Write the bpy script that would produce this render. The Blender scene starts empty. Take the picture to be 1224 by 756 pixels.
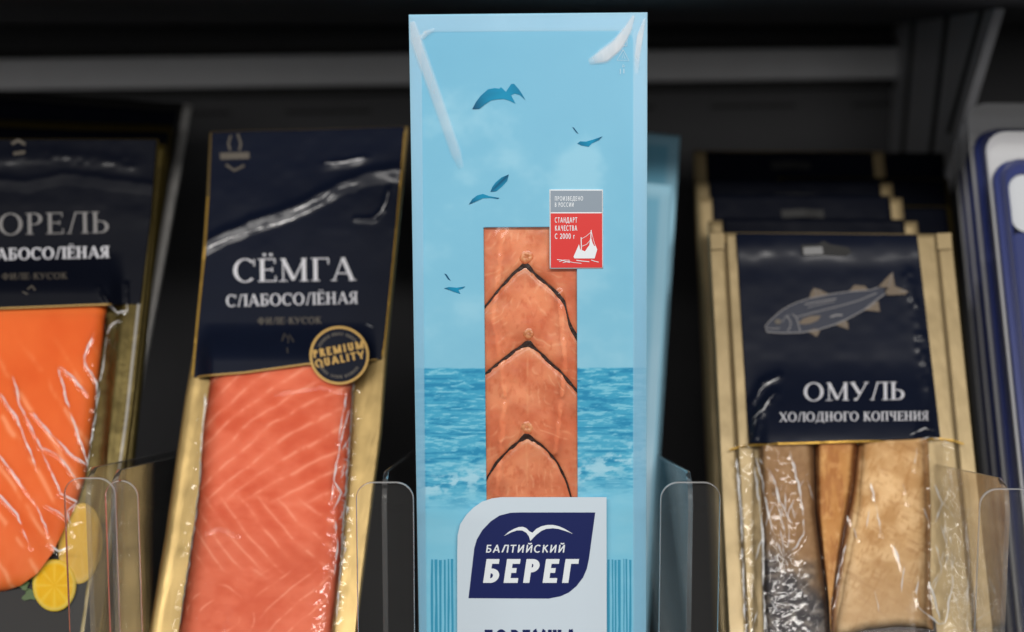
import bpy, math
import numpy as np
from mathutils import Matrix, Vector

# ------------------------------------------------------------------ camera, light
SC = bpy.context.scene
COL = bpy.context.collection
F = 1944.0                       # focal length in photograph pixels (1224 wide)
PITCH = math.radians(8.0)        # camera looks slightly down
HC = 0.305                       # camera height above the shelf board
cam = bpy.data.cameras.new('camera')
cam.lens = F / 1224 * 36
cam.sensor_width = 36
cam.clip_start = 0.02
cam.clip_end = 20
cam.dof.use_dof = True
cam.dof.focus_distance = 0.695
cam.dof.aperture_fstop = 5.0
cam_o = bpy.data.objects.new('camera', cam)
COL.objects.link(cam_o)
cam_o.location = (0, 0, HC)
cam_o.rotation_euler = (math.pi / 2 - PITCH, 0, 0)
SC.camera = cam_o

W = bpy.data.worlds.new('World')
SC.world = W
W.use_nodes = True
W.node_tree.nodes['Background'].inputs[0].default_value = (1.0, 0.99, 0.98, 1)
W.node_tree.nodes['Background'].inputs[1].default_value = 0.05


def area(name, loc, target, sx, sy, power, colr=(1, .965, .92)):
    l = bpy.data.lights.new(name, 'AREA')
    l.shape = 'RECTANGLE'
    l.size, l.size_y, l.energy, l.color = sx, sy, power, colr
    o = bpy.data.objects.new(name, l)
    COL.objects.link(o)
    o.location = loc
    o.rotation_euler = (Vector(target) - Vector(loc)).to_track_quat('-Z', 'Y').to_euler()
    return o


area('aisle_lamp', (-0.1, -0.68, 1.04), (0, .75, .2), 3.0, .18, 31)
area('aisle_lamp', (0.5, -1.7, 1.72), (0, .75, .2), 2.6, .30, 13)
area('added_front_fill', (0.1, -2.3, .62), (0, .75, .25), 2.2, .5, 15, (1, .98, .96))  # unseen low fill, added to brighten the shelf back and labels
SC.view_settings.view_transform = 'Standard'
SC.view_settings.look = 'None'
SC.view_settings.exposure = 0
SC.view_settings.gamma = 1

# ------------------------------------------------------------------ helpers
CAM = np.array([0, 0, HC])
FW = np.array([0, math.cos(PITCH), -math.sin(PITCH)])
UP = np.array([0, math.sin(PITCH), math.cos(PITCH)])
RT = np.array([1.0, 0, 0])


def ray(px, py):
    px, py = np.broadcast_arrays(np.asarray(px, float), np.asarray(py, float))
    return FW + RT * ((px - 612) / F)[..., None] + UP * ((378 - py) / F)[..., None]


def rot(lean, roll, yaw):
    a, b, c = map(math.radians, (-lean, roll, yaw))
    return np.array(Matrix.Rotation(c, 3, 'Z') @ Matrix.Rotation(a, 3, 'X') @ Matrix.Rotation(b, 3, 'Y'))


class Frame:
    """plane of a pack standing on the shelf: u right, v up along the pack, h towards the viewer"""

    def __init__(s, cx, cy, depth, lean, roll=0, yaw=0):
        R = rot(lean, roll, yaw)
        s.U, s.N, s.V = R[:, 0], R[:, 1], R[:, 2]
        c = CAM + depth * ray(cx, cy)
        s.O = c - s.V * (c[2] / s.V[2])
        s.R = R

    def matrix(s):
        m = Matrix.Identity(4)
        for i in range(3):
            for j in range(3):
                m[i][j] = s.R[i, j]
            m[i][3] = s.O[i]
        return m

    def uv(s, px, py, h=0.):
        d = ray(px, py)
        t = ((s.O - CAM) @ s.N - h) / (d @ s.N)
        r = CAM + d * np.asarray(t)[..., None] - s.O
        return r @ s.U, r @ s.V

    def px(s, u, v):
        u, v = np.broadcast_arrays(np.asarray(u, float), np.asarray(v, float))
        p = s.O + u[..., None] * s.U + v[..., None] * s.V - CAM
        d = p @ FW
        return 612 + F * (p @ RT) / d, 378 - F * (p @ UP) / d


RNG = np.random.RandomState(7)
TAB = RNG.rand(256, 256)


def vnoise(x, y, seed=0):
    x = np.asarray(x, float) + seed * 17.31
    y = np.asarray(y, float) + seed * 9.77
    xi, yi = np.floor(x).astype(int), np.floor(y).astype(int)
    fx, fy = x - xi, y - yi
    fx = fx * fx * (3 - 2 * fx)
    fy = fy * fy * (3 - 2 * fy)
    g = lambda a, b: TAB[a & 255, b & 255]
    return (g(xi, yi) * (1 - fx) + g(xi + 1, yi) * fx) * (1 - fy) + (g(xi, yi + 1) * (1 - fx) + g(xi + 1, yi + 1) * fx) * fy


def fbm(x, y, seed=0, o=4):
    r, a, n = 0, 1., 0
    for k in range(o):
        r = r + a * vnoise(x * 2 ** k, y * 2 ** k, seed + k)
        n += a
        a *= .55
    return r / n


def sst(a, b, x):
    t = np.clip((x - a) / (b - a), 0, 1)
    return t * t * (3 - 2 * t)


def lin(c):
    c = np.asarray(c, float) / 255.
    return np.where(c <= .04045, c / 12.92, ((c + .055) / 1.055) ** 2.4)


def mixc(a, b, t):
    return a + (b - a) * t[..., None]


def segdist(X, Y, pts):
    D = np.full(X.shape, 1e9)
    for (x0, y0), (x1, y1) in zip(pts[:-1], pts[1:]):
        dx, dy = x1 - x0, y1 - y0
        q = dx * dx + dy * dy + 1e-9
        t = np.clip(((X - x0) * dx + (Y - y0) * dy) / q, 0, 1)
        D = np.minimum(D, np.hypot(X - x0 - t * dx, Y - y0 - t * dy))
    return D


def ridge(X, Y, pts, w, amp):
    d = segdist(X, Y, pts)
    return amp * np.exp(-(d / w) ** 2) * (.55 + .9 * vnoise(X * .13, Y * .13, 5))


def poly(pts):
    """x as a function of y along an edge, extrapolated straight at both ends"""
    ys = np.array([p[1] for p in pts], float)
    xs = np.array([p[0] for p in pts], float)

    def f(y):
        y = np.asarray(y, float)
        r = np.interp(y, ys, xs)
        a = (xs[1] - xs[0]) / (ys[1] - ys[0])
        b = (xs[-1] - xs[-2]) / (ys[-1] - ys[-2])
        r = np.where(y < ys[0], xs[0] + (y - ys[0]) * a, r)
        return np.where(y > ys[-1], xs[-1] + (y - ys[-1]) * b, r)
    return f


def curve(pts):
    """y as a function of x (or s)"""
    xs = [p[0] for p in pts]
    ys = [p[1] for p in pts]
    return lambda x: np.interp(x, xs, ys)


# ------------------------------------------------------------------ materials
def new_mat(name):
    m = bpy.data.materials.new(name)
    m.use_nodes = True
    return m, m.node_tree.nodes, m.node_tree.links, m.node_tree.nodes['Principled BSDF']


def setp(b, **k):
    for key, v in k.items():
        b.inputs[key.replace('_', ' ')].default_value = v


def rgba(c):
    r = lin(c)
    return (float(r[0]), float(r[1]), float(r[2]), 1)


def add_bump(n, l, b, scale, strength, dist=.0005, detail=4, coords='Object', vec_scale=None):
    tc = n.new('ShaderNodeTexCoord')
    nz = n.new('ShaderNodeTexNoise')
    nz.inputs['Scale'].default_value = scale
    nz.inputs['Detail'].default_value = detail
    src = tc.outputs[coords]
    if vec_scale:
        mp = n.new('ShaderNodeMapping')
        mp.inputs['Scale'].default_value = vec_scale
        l.new(src, mp.inputs[0])
        src = mp.outputs[0]
    l.new(src, nz.inputs['Vector'])
    bp = n.new('ShaderNodeBump')
    bp.inputs['Strength'].default_value = strength
    bp.inputs['Distance'].default_value = dist
    l.new(nz.outputs[0], bp.inputs['Height'])
    l.new(bp.outputs[0], b.inputs['Normal'])
    return nz


def flat(name, c, rough=.5, metal=0., coat=0., bump=None, var=0., spec=.5):
    m, n, l, b = new_mat(name)
    setp(b, Base_Color=rgba(c), Roughness=rough, Metallic=metal)
    b.inputs['Coat Weight'].default_value = coat
    b.inputs['Coat Roughness'].default_value = .12
    b.inputs['Specular IOR Level'].default_value = spec
    if bump:
        add_bump(n, l, b, *bump)
    if var:
        tc = n.new('ShaderNodeTexCoord')
        nz = n.new('ShaderNodeTexNoise')
        nz.inputs['Scale'].default_value = 60
        nz.inputs['Detail'].default_value = 6
        l.new(tc.outputs['Object'], nz.inputs['Vector'])
        mx = n.new('ShaderNodeMix')
        mx.data_type = 'RGBA'
        mx.inputs['A'].default_value = tuple(x * (1 - var) for x in rgba(c)[:3]) + (1,)
        mx.inputs['B'].default_value = tuple(min(1, x * (1 + var)) for x in rgba(c)[:3]) + (1,)
        l.new(nz.outputs[0], mx.inputs['Factor'])
        l.new(mx.outputs['Result'], b.inputs['Base Color'])
    return m


def attr_mat(name, rough=.4, coat=0., sss=0., bump=None, spec=.5, metal=0.):
    m, n, l, b = new_mat(name)
    a = n.new('ShaderNodeAttribute')
    a.attribute_name = 'Col'
    l.new(a.outputs['Color'], b.inputs['Base Color'])
    setp(b, Roughness=rough, Metallic=metal)
    b.inputs['Coat Weight'].default_value = coat
    b.inputs['Coat Roughness'].default_value = .1
    b.inputs['Specular IOR Level'].default_value = spec
    if sss:
        b.inputs['Subsurface Weight'].default_value = sss
        b.inputs['Subsurface Radius'].default_value = (.004, .0015, .0008)
        b.inputs['Subsurface Scale'].default_value = .5
    if bump:
        add_bump(n, l, b, *bump)
    return m


def film_mat(name, rough=.1, haze=0., tint=(1, 1, 1), ior=1.5, bump=None, boost=1.0):
    m = bpy.data.materials.new(name)
    m.use_nodes = True
    n, l = m.node_tree.nodes, m.node_tree.links
    n.clear()
    out = n.new('ShaderNodeOutputMaterial')
    tr = n.new('ShaderNodeBsdfTransparent')
    tr.inputs[0].default_value = (*tint, 1)
    gl = n.new('ShaderNodeBsdfGlossy')
    gl.inputs['Roughness'].default_value = rough
    fr = n.new('ShaderNodeFresnel')
    fr.inputs['IOR'].default_value = ior
    mul = n.new('ShaderNodeMath')
    mul.operation = 'MULTIPLY'
    mul.use_clamp = True
    mul.inputs[1].default_value = boost
    l.new(fr.outputs[0], mul.inputs[0])
    mx = n.new('ShaderNodeMixShader')
    l.new(mul.outputs[0], mx.inputs[0])
    l.new(gl.outputs[0], mx.inputs[2])
    base = tr.outputs[0]
    if haze:
        df = n.new('ShaderNodeBsdfDiffuse')
        df.inputs[0].default_value = (.85, .85, .86, 1)
        m2 = n.new('ShaderNodeMixShader')
        m2.inputs[0].default_value = haze
        l.new(tr.outputs[0], m2.inputs[1])
        l.new(df.outputs[0], m2.inputs[2])
        base = m2.outputs[0]
    l.new(base, mx.inputs[1])
    if bump:
        tc = n.new('ShaderNodeTexCoord')
        nz = n.new('ShaderNodeTexNoise')
        nz.inputs['Scale'].default_value = bump[0]
        nz.inputs['Detail'].default_value = 3
        l.new(tc.outputs['Object'], nz.inputs['Vector'])
        bp = n.new('ShaderNodeBump')
        bp.inputs['Strength'].default_value = bump[1]
        bp.inputs['Distance'].default_value = .0005
        l.new(nz.outputs[0], bp.inputs['Height'])
        l.new(bp.outputs[0], gl.inputs['Normal'])
        l.new(bp.outputs[0], fr.inputs['Normal'])
    l.new(mx.outputs[0], out.inputs[0])
    return m


M = {}
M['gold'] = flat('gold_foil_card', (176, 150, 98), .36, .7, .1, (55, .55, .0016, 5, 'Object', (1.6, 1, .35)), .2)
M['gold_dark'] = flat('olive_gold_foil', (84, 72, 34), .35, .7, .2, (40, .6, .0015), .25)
M['kraft'] = flat('beige_gold_card', (166, 146, 108), .42, .45, .1, (60, .6, .0015, 5, 'Object', (1.5, 1, .4)), .2)
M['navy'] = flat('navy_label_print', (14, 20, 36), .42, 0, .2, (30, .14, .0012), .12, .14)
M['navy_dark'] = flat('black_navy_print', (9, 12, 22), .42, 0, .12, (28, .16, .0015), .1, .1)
M['silver_ink'] = flat('silver_lettering_ink', (206, 206, 212), .45, .1)
M['shaded_ink'] = flat('shaded_silver_ink', (118, 116, 116), .45, .1)  # silver ink darkened to paint in the shade on the trout name
M['gold_ink'] = flat('gold_lettering_ink', (196, 158, 88), .4, .3)
M['dim_ink'] = flat('dull_gold_ink', (92, 86, 78), .45, .2)
M['white_ink'] = flat('white_print', (226, 233, 238), .45)
M['label_white'] = flat('white_label_print', (203, 217, 228), .4, 0, .2)
M['logo_navy'] = flat('navy_logo_print', (14, 28, 88), .4, 0, .2)
M['red'] = flat('red_print', (214, 44, 40), .45, 0, .2)
M['grey_print'] = flat('grey_print', (136, 150, 164), .45, 0, .2)
M['pale_ink'] = flat('pale_blue_ink', (182, 214, 230), .45)
M['bar_teal'] = flat('teal_bar_print', (52, 150, 186), .45)
M['bird'] = attr_mat('seagull_print', .5, 0, 0, None, .2)
M['blue_print'] = attr_mat('sea_and_sky_print', .33, .12, 0, (26, .12, .001))
M['steak'] = attr_mat('smoked_steak_flesh', .3, .35, .08, (260, .16, .0006))
M['skin'] = flat('dark_fish_skin', (44, 24, 16), .4, .0, .1, (500, .6, .0006), .4)
M['bone'] = flat('cream_bone', (208, 146, 98), .5, 0, 0, (1400, .8, .0006), .35)
M['salmon'] = attr_mat('salmon_flesh', .5, 0, .15, (260, .2, .0004), .12)
M['omul'] = attr_mat('smoked_whitefish_flesh', .5, 0, 0, (380, .4, .0006), .15)
M['film'] = film_mat('clear_vacuum_film', .07, .0, (1, 1, 1), 1.5, None, 1.0)
M['film_soft'] = film_mat('clear_pouch_film', .2, .0, (1, 1, 1), 1.45, (40, .12), .8)
M['weld_and_glint'] = film_mat('milky_weld_and_glint', .2, .26, (1, 1, 1), 1.5)  # milky film weld; also painted on as the hang slot glint
def glare_mat(name):
    m = film_mat(name, .2, .5, (1, 1, 1), 1.5)
    n, l = m.node_tree.nodes, m.node_tree.links
    at = n.new('ShaderNodeAttribute')
    at.attribute_name = 'Col'
    mixes = [x for x in n if x.type == 'MIX_SHADER']
    hz = [x for x in mixes if x.inputs[2].links and x.inputs[2].links[0].from_node.type == 'BSDF_DIFFUSE'][0]
    l.new(at.outputs['Fac'], hz.inputs[0])
    return m


M['soft_glare'] = glare_mat('soft_painted_glare')  # haze painted as soft reflections on the pouch
M['glint_white'] = film_mat('painted_film_glint', .12, .68, (1, 1, 1), 1.5)  # white haze painted as lamp highlights on the film
M['film_seal'] = film_mat('welded_film_seal', .25, .03, (1, 1, 1), 1.45)
M['acrylic'] = film_mat('clear_acrylic', .08, .012, (.985, .985, .98), 1.3, None, .8)
M['acrylic_rim'] = film_mat('acrylic_cut_edge', .22, .42, (.95, .90, .86), 1.49, None, 1.5)
M['acrylic_fin'] = film_mat('clear_acrylic_fin', .05, .004, (.985, .985, .98), 1.2, None, .5)
M['acrylic_fin_rim'] = film_mat('acrylic_fin_edge', .2, .07, (.95, .95, .96), 1.3, None, .7)
M['black'] = flat('matt_black', (12, 12, 13), .6)
M['cavity'] = flat('dark_carton_inside', (48, 40, 34), .7)
M['wall_dark'] = flat('charcoal_painted_steel', (58, 58, 61), .55, 0, 0, (90, .1, .0005), .08)
M['rail_grey'] = flat('grey_painted_steel', (216, 216, 218), .5, 0, 0, (90, .1, .0005), .06)
M['bracket'] = flat('bracket_painted_steel', (214, 214, 218), .5, 0, 0, (90, .1, .0005), .06)
M['shelf'] = flat('shelf_steel', (96, 96, 98), .45, 0, 0, (120, .1, .0005), .08)
M['tray_blue'] = flat('blue_carton_side', (116, 178, 208), .4, 0, .1)
M['silver'] = flat('dull_silver_foil', (200, 198, 195), .4, .5, 0, (80, .4, .001), .2)
M['card_blue'] = flat('royal_blue_card', (25, 41, 104), .4, 0, .15, (30, .1, .001), .1)
M['card_white'] = flat('white_card', (196, 200, 205), .5)
M['blister'] = film_mat('hazy_blister_plastic', .18, .5, (.97, .98, 1), 1.5)
M['dome'] = film_mat('clear_blister_dome', .1, .03, (.98, .98, 1), 1.5)
M['yellow'] = flat('yellow_print', (226, 190, 60), .45)
M['lemon_flesh'] = attr_mat('lemon_slice', .5, 0, .1, None, .15)
M['herb'] = flat('green_herb', (70, 98, 44), .5, 0, 0, (300, .5, .0006), .4)
M['stripe_gold'] = flat('gold_edge_stripe', (186, 146, 60), .32, .6, .1, (200, .5, .0008), .25)


# ------------------------------------------------------------------ mesh building
def link(o, parent=None):
    COL.objects.link(o)
    if parent is not None:
        o.parent = parent
    return o


def fast_mesh(name, V, Q, mat, parent=None, col=None, smooth=True):
    """V (n,3), Q (m,4) quads"""
    me = bpy.data.meshes.new(name)
    V = np.asarray(V, np.float32)
    Q = np.asarray(Q, np.int32)
    me.vertices.add(len(V))
    me.vertices.foreach_set('co', V.ravel())
    me.loops.add(Q.size)
    me.loops.foreach_set('vertex_index', Q.ravel())
    me.polygons.add(len(Q))
    me.polygons.foreach_set('loop_start', np.arange(len(Q), dtype=np.int32) * 4)
    me.polygons.foreach_set('use_smooth', np.full(len(Q), smooth))
    me.update(calc_edges=True)
    if col is not None:
        a = me.color_attributes.new('Col', 'FLOAT_COLOR', 'POINT')
        c4 = np.concatenate([col, np.ones((len(col), 1))], 1).astype(np.float32)
        a.data.foreach_set('color', c4.ravel())
    me.materials.append(mat)
    return link(bpy.data.objects.new(name, me), parent)


def py_mesh(name, V, Fc, mat, parent=None, smooth=False):
    me = bpy.data.meshes.new(name)
    me.from_pydata([tuple(map(float, v)) for v in V], [], Fc)
    if smooth:
        me.polygons.foreach_set('use_smooth', [True] * len(me.polygons))
    me.materials.append(mat)
    me.update()
    return link(bpy.data.objects.new(name, me), parent)


def grid_quads(nt, ns, mask=None):
    i = np.arange(nt * ns).reshape(nt, ns)
    Q = np.stack([i[1:, :-1], i[1:, 1:], i[:-1, 1:], i[:-1, :-1]], -1).reshape(-1, 4)   # rows go down
    if mask is not None:
        Q = Q[mask.ravel()]
    return Q


def add_walls(V, Q, thick, col):
    """extrude every boundary edge away from the viewer (+y local)"""
    n = len(V)
    e = np.concatenate([Q[:, [0, 1]], Q[:, [1, 2]], Q[:, [2, 3]], Q[:, [3, 0]]])
    k = e[:, 0].astype(np.int64) * n + e[:, 1]
    r = e[:, 1].astype(np.int64) * n + e[:, 0]
    b = e[~np.isin(r, k)]
    idx = np.unique(b)
    mp = np.full(n, -1)
    mp[idx] = n + np.arange(len(idx))
    V2 = V[idx] + np.array([0, thick, 0])
    W4 = np.stack([b[:, 1], b[:, 0], mp[b[:, 0]], mp[b[:, 1]]], 1)
    V = np.concatenate([V, V2])
    Q = np.concatenate([Q, W4])
    if col is not None:
        col = np.concatenate([col, col[idx]])
    return V, Q, col


def sheet(name, fr, S, ns, nt, h, mat, parent, col=None, thick=0., smooth=True):
    s = np.linspace(0, 1, ns)[None, :] if np.isscalar(ns) else np.asarray(ns)[None, :]
    t = np.linspace(0, 1, nt)[:, None] if np.isscalar(nt) else np.asarray(nt)[:, None]
    X, Y = S(s, t)
    X, Y = np.broadcast_arrays(X, Y)
    H = h(X, Y) if callable(h) else np.full(X.shape, h)
    u, v = fr.uv(X, Y, H)
    V = np.stack([u, -H, v], -1).reshape(-1, 3)
    Q = grid_quads(X.shape[0], X.shape[1])
    c = col(X, Y).reshape(-1, 3) if col is not None else None
    if thick:
        V, Q, c = add_walls(V, Q, thick, c)
    return fast_mesh(name, V, Q, mat, parent, c, smooth)


def quadS(tl, tr, br, bl):
    a = [np.array(p, float) for p in (tl, tr, br, bl)]

    def S(s, t):
        g = [a[0][k] * (1 - s) * (1 - t) + a[1][k] * s * (1 - t) + a[2][k] * s * t + a[3][k] * (1 - s) * t for k in (0, 1)]
        return g[0], g[1]
    return S


def edgeS(L, R, T, B):
    """L,R: x(y);  T,B: y(s)"""
    def S(s, t):
        y = T(s) + (B(s) - T(s)) * t
        return L(y) + (R(y) - L(y)) * s, y
    return S


def flat_poly(name, fr, pts, hs, eps, mat, parent, flatten=True):
    p = np.array(pts, float)
    X, Y = p[:, 0], p[:, 1]
    H = (hs(X, Y) if callable(hs) else hs) + eps
    H = np.full(X.shape, float(np.mean(H) * .5 + np.max(H) * .5)) if flatten else np.broadcast_to(H, X.shape)
    u, v = fr.uv(X, Y, H)
    V = np.stack([u, -H, v], -1)
    f = list(range(len(V)))
    # keep the front side towards the viewer
    ar = np.sum(u * np.roll(v, -1) - np.roll(u, -1) * v)
    if ar < 0:
        f = f[::-1]
    return py_mesh(name, V, [f], mat, parent)


def strokes(name, fr, items, hs, eps, mat, parent):
    """items: list of (points px, width or widths px); ribbons with a hair of stagger so no two share a plane"""
    V, Fc = [], []
    for k, (pts, w) in enumerate(items):
        p = np.array(pts, float)
        w = np.broadcast_to(np.asarray(w, float), (len(p),))
        d = np.gradient(p, axis=0)
        d /= np.linalg.norm(d, axis=1)[:, None] + 1e-9
        nrm = np.stack([-d[:, 1], d[:, 0]], 1)
        a = p + nrm * w[:, None] / 2
        b = p - nrm * w[:, None] / 2
        q = np.concatenate([a, b])
        H = (hs(q[:, 0], q[:, 1]) if callable(hs) else np.full(len(q), hs)) + eps + 2.5e-6 * (k % 12)
        u, v = fr.uv(q[:, 0], q[:, 1], H)
        n0 = len(V)
        V.extend(np.stack([u, -H, v], -1))
        m = len(p)
        for i in range(m - 1):
            Fc.append([n0 + i, n0 + i + 1, n0 + m + i + 1, n0 + m + i])
    # orient towards viewer
    Fo = []
    for f in Fc:
        q = [V[i] for i in f]
        ar = sum(q[i][0] * q[(i + 1) % 4][2] - q[(i + 1) % 4][0] * q[i][2] for i in range(4))
        Fo.append(f if ar > 0 else f[::-1])
    return py_mesh(name, V, Fo, mat, parent)


# ------------------------------------------------------------------ lettering drawn stroke by stroke
def glyph(ch, T, t, sf):
    S = []
    h2 = t / 2

    def L(x0, y0, x1, y1, w):
        S.append(([(x0, y0), (x1, y1)], w))

    def ser(x, y, w=None):
        if sf:
            w = w or T * .5 + .085
            yy = h2 * .8 if y == 0 else (1 - h2 * .8 if y == 1 else y)
            L(x - w, yy, x + w, yy, t * .8)

    def stem(x, w=None, y0=0, y1=1):
        L(x, y0, x, y1, w or T)
        ser(x, y0)
        ser(x, y1)

    def arc(cx, cy, rx, ry, a0, a1, n=26, wT=None):
        a = np.radians(np.linspace(a0, a1, n))
        w = t + ((wT or T) - t) * np.abs(np.cos(a)) ** 1.4
        S.append((np.stack([cx + (rx - w / 2) * np.cos(a), cy + (ry - w / 2) * np.sin(a)], 1), w))

    def tick(x, y0, y1):
        if sf:
            L(x, y0, x, y1, t * .9)
    k = T / 2 + .08
    adv = .8
    if ch in 'СC':
        arc(.44, .5, .44, .52, 48, 312)
        tick(.77, .68, .98)
        adv = .8
    elif ch in 'ОO0Q':
        rx = .46 if ch != '0' else .33
        arc(rx, .5, rx, .52, 0, 360, 44)
        if ch == 'Q':
            L(.55, .22, .92, -.1, t * 1.1)
        adv = 2 * rx
    elif ch in 'ЕЁE':
        stem(k)
        for y, x in ((1 - h2, .62), (.52, .52), (h2, .64)):
            L(k, y, x, y, t)
        tick(.62, .78, 1)
        tick(.65, 0, .24)
        tick(.52, .42, .62)
        if ch == 'Ё':
            for x in (.24, .48):
                L(x - .055, 1.17, x + .055, 1.17, .11)
        adv = .66
    elif ch in 'МM':
        L(k, 0, k, 1, t if sf else T)
        L(1.08 - k, 0, 1.08 - k, 1, T)
        ser(k, 0)
        ser(k, 1, .1)
        ser(1.08 - k, 0)
        ser(1.08 - k, 1, .1)
        L(k, .98, .54, .06, T * .95)
        L(.54, .06, 1.08 - k, .98, t * 1.1)
        adv = 1.08
    elif ch == 'Г':
        stem(k)
        L(k, 1 - h2, .62, 1 - h2, t)
        tick(.63, .72, 1)
        adv = .62
    elif ch == 'А':
        L(.1, 0, .43, 1, t * 1.1)
        L(.43, 1, .78, 0, T)
        L(.2, .32, .66, .32, t)
        ser(.1, 0, .11)
        ser(.78, 0, .14)
        adv = .88
    elif ch == 'Л':
        L(.12, .03, .36, .97, t * 1.2)
        stem(.72)
        L(.32, 1 - h2, .72, 1 - h2, t)
        ser(.1, 0, .1)
        adv = .84
    elif ch == 'Д':
        L(.2, t, .38, .97, t * 1.2)
        stem(.72)
        L(.34, 1 - h2, .72, 1 - h2, t)
        L(.02, h2, .92, h2, t)
        L(.05, -.2, .05, t, t * 1.2)
        L(.89, -.2, .89, t, t * 1.2)
        adv = .92
    elif ch == 'Б':
        stem(k)
        L(k, 1 - h2, .6, 1 - h2, t)
        tick(.6, .76, 1)
        arc(.36, .3, .32, .3, -90, 90)
        L(k, .6 - h2, .37, .6 - h2, t)
        L(k, h2, .37, h2, t)
        adv = .7
    elif ch == 'Ь':
        stem(k)
        arc(.36, .29, .31, .29, -90, 90)
        L(k, .58 - h2, .37, .58 - h2, t)
        L(k, h2, .37, h2, t)
        adv = .7
    elif ch in 'РP':
        stem(k)
        arc(.34, .72, .3, .28, -90, 90)
        L(k, 1 - h2, .35, 1 - h2, t)
        L(k, .44 + h2, .35, .44 + h2, t)
        adv = .66
    elif ch == 'R':
        stem(k)
        arc(.34, .74, .28, .26, -90, 90)
        L(k, 1 - h2, .35, 1 - h2, t)
        L(k, .48 + h2, .35, .48 + h2, t)
        L(.36, .5, .64, 0, T)
        adv = .7
    elif ch == 'В':
        stem(k)
        arc(.34, .76, .27, .24, -90, 90)
        arc(.35, .28, .31, .28, -90, 90)
        for y in (1 - h2, .54, h2):
            L(k, y, .36, y, t)
        adv = .68
    elif ch in 'НH':
        stem(k)
        stem(.84 - k)
        L(k, .52, .84 - k, .52, t)
        adv = .84
    elif ch in 'ИЙ':
        stem(k)
        stem(.84 - k)
        L(k, .06, .84 - k, .94, t * 1.15)
        if ch == 'Й':
            a = np.linspace(math.pi, 2 * math.pi, 10)
            S.append((np.stack([.42 + .17 * np.cos(a), 1.24 + .12 * np.sin(a)], 1), t * 1.1))
        adv = .84
    elif ch == 'П':
        stem(k)
        stem(.82 - k)
        L(k, 1 - h2, .82 - k, 1 - h2, t)
        adv = .82
    elif ch == 'Я':
        stem(.7 - k)
        arc(.33, .72, .3, .28, 90, 270)
        L(.33, 1 - h2, .7 - k, 1 - h2, t)
        L(.33, .44 + h2, .7 - k, .44 + h2, t)
        L(.36, .47, .08, .02, T * .9)
        ser(.08, 0, .1)
        adv = .72
    elif ch == 'Ф':
        stem(.5)
        arc(.29, .52, .27, .3, 60, 300)
        arc(.71, .52, .27, .3, -120, 120)
        L(.3, .82 - h2, .7, .82 - h2, t)
        L(.3, .22 + h2, .7, .22 + h2, t)
        adv = 1.
    elif ch == 'К':
        stem(k)
        L(k, .46, .62, .97, t * 1.1)
        L(.3, .6, .7, .02, T)
        ser(.62, 1, .1)
        ser(.7, 0, .11)
        adv = .76
    elif ch in 'УY':
        L(.06, 1, .4, .36, T)
        L(.74, 1, .4 if ch == 'Y' else .26, .36 if ch == 'Y' else .02, t * 1.1)
        if ch == 'Y':
            L(.4, .4, .4, 0, T)
        elif not sf:
            L(.28, h2, .1, h2, t)
        else:
            L(.28, .05, .14, .05, T * .8)
        ser(.08, 1, .13)
        ser(.72, 1, .1)
        adv = .78
    elif ch == 'Х':
        L(.08, 1, .72, 0, T)
        L(.68, 1, .1, 0, t * 1.1)
        for x, y in ((.08, 1), (.68, 1), (.1, 0), (.72, 0)):
            ser(x, y, .12)
        adv = .8
    elif ch == 'Ч':
        stem(.76 - k)
        L(k, .66, k, 1, T)
        ser(k, 1)
        arc(k + .3, .68, .3 + T / 2, .26, 180, 275, 14)
        L(k + .3, .42 + h2, .76 - k, .44 + h2, t)
        adv = .76
    elif ch in 'ТT':
        L(.36, 0, .36, 1, T)
        ser(.36, 0)
        L(.02, 1 - h2, .7, 1 - h2, t)
        tick(.04, .74, 1)
        tick(.68, .74, 1)
        adv = .72
    elif ch == 'Ш':
        for x in (k, .54, 1.08 - k):
            stem(x)
        L(k, h2, 1.08 - k, h2, t)
        adv = 1.08
    elif ch == 'З':
        arc(.28, .75, .27, .25, -90, 150)
        arc(.28, .27, .31, .27, -150, 90)
        adv = .6
    elif ch == '2':
        arc(.3, .72, .28, .29, -40, 165)
        L(.5, .56, .06, .05, t * 1.1)
        L(.02, h2, .58, h2, t)
        adv = .6
    elif ch == 'г':
        L(k, 0, k, .7, T)
        L(k, .7 - h2, .45, .7 - h2, t)
        adv = .46
    elif ch == 'I':
        stem(k)
        adv = 2 * k
    elif ch == 'U':
        L(k, .3, k, 1, T)
        L(.78 - k, .3, .78 - k, 1, T)
        arc(.39, .32, .39 - k + T / 2, .32, 180, 360)
        adv = .78
    elif ch == 'L':
        stem(k)
        L(k, h2, .58, h2, t)
        adv = .6
    elif ch == 'A':
        return glyph('А', T, t, sf)
    elif ch == '-':
        L(.04, .42, .3, .42, t * 1.2)
        adv = .34
    elif ch == ' ':
        adv = .34
    return S, adv


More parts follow.
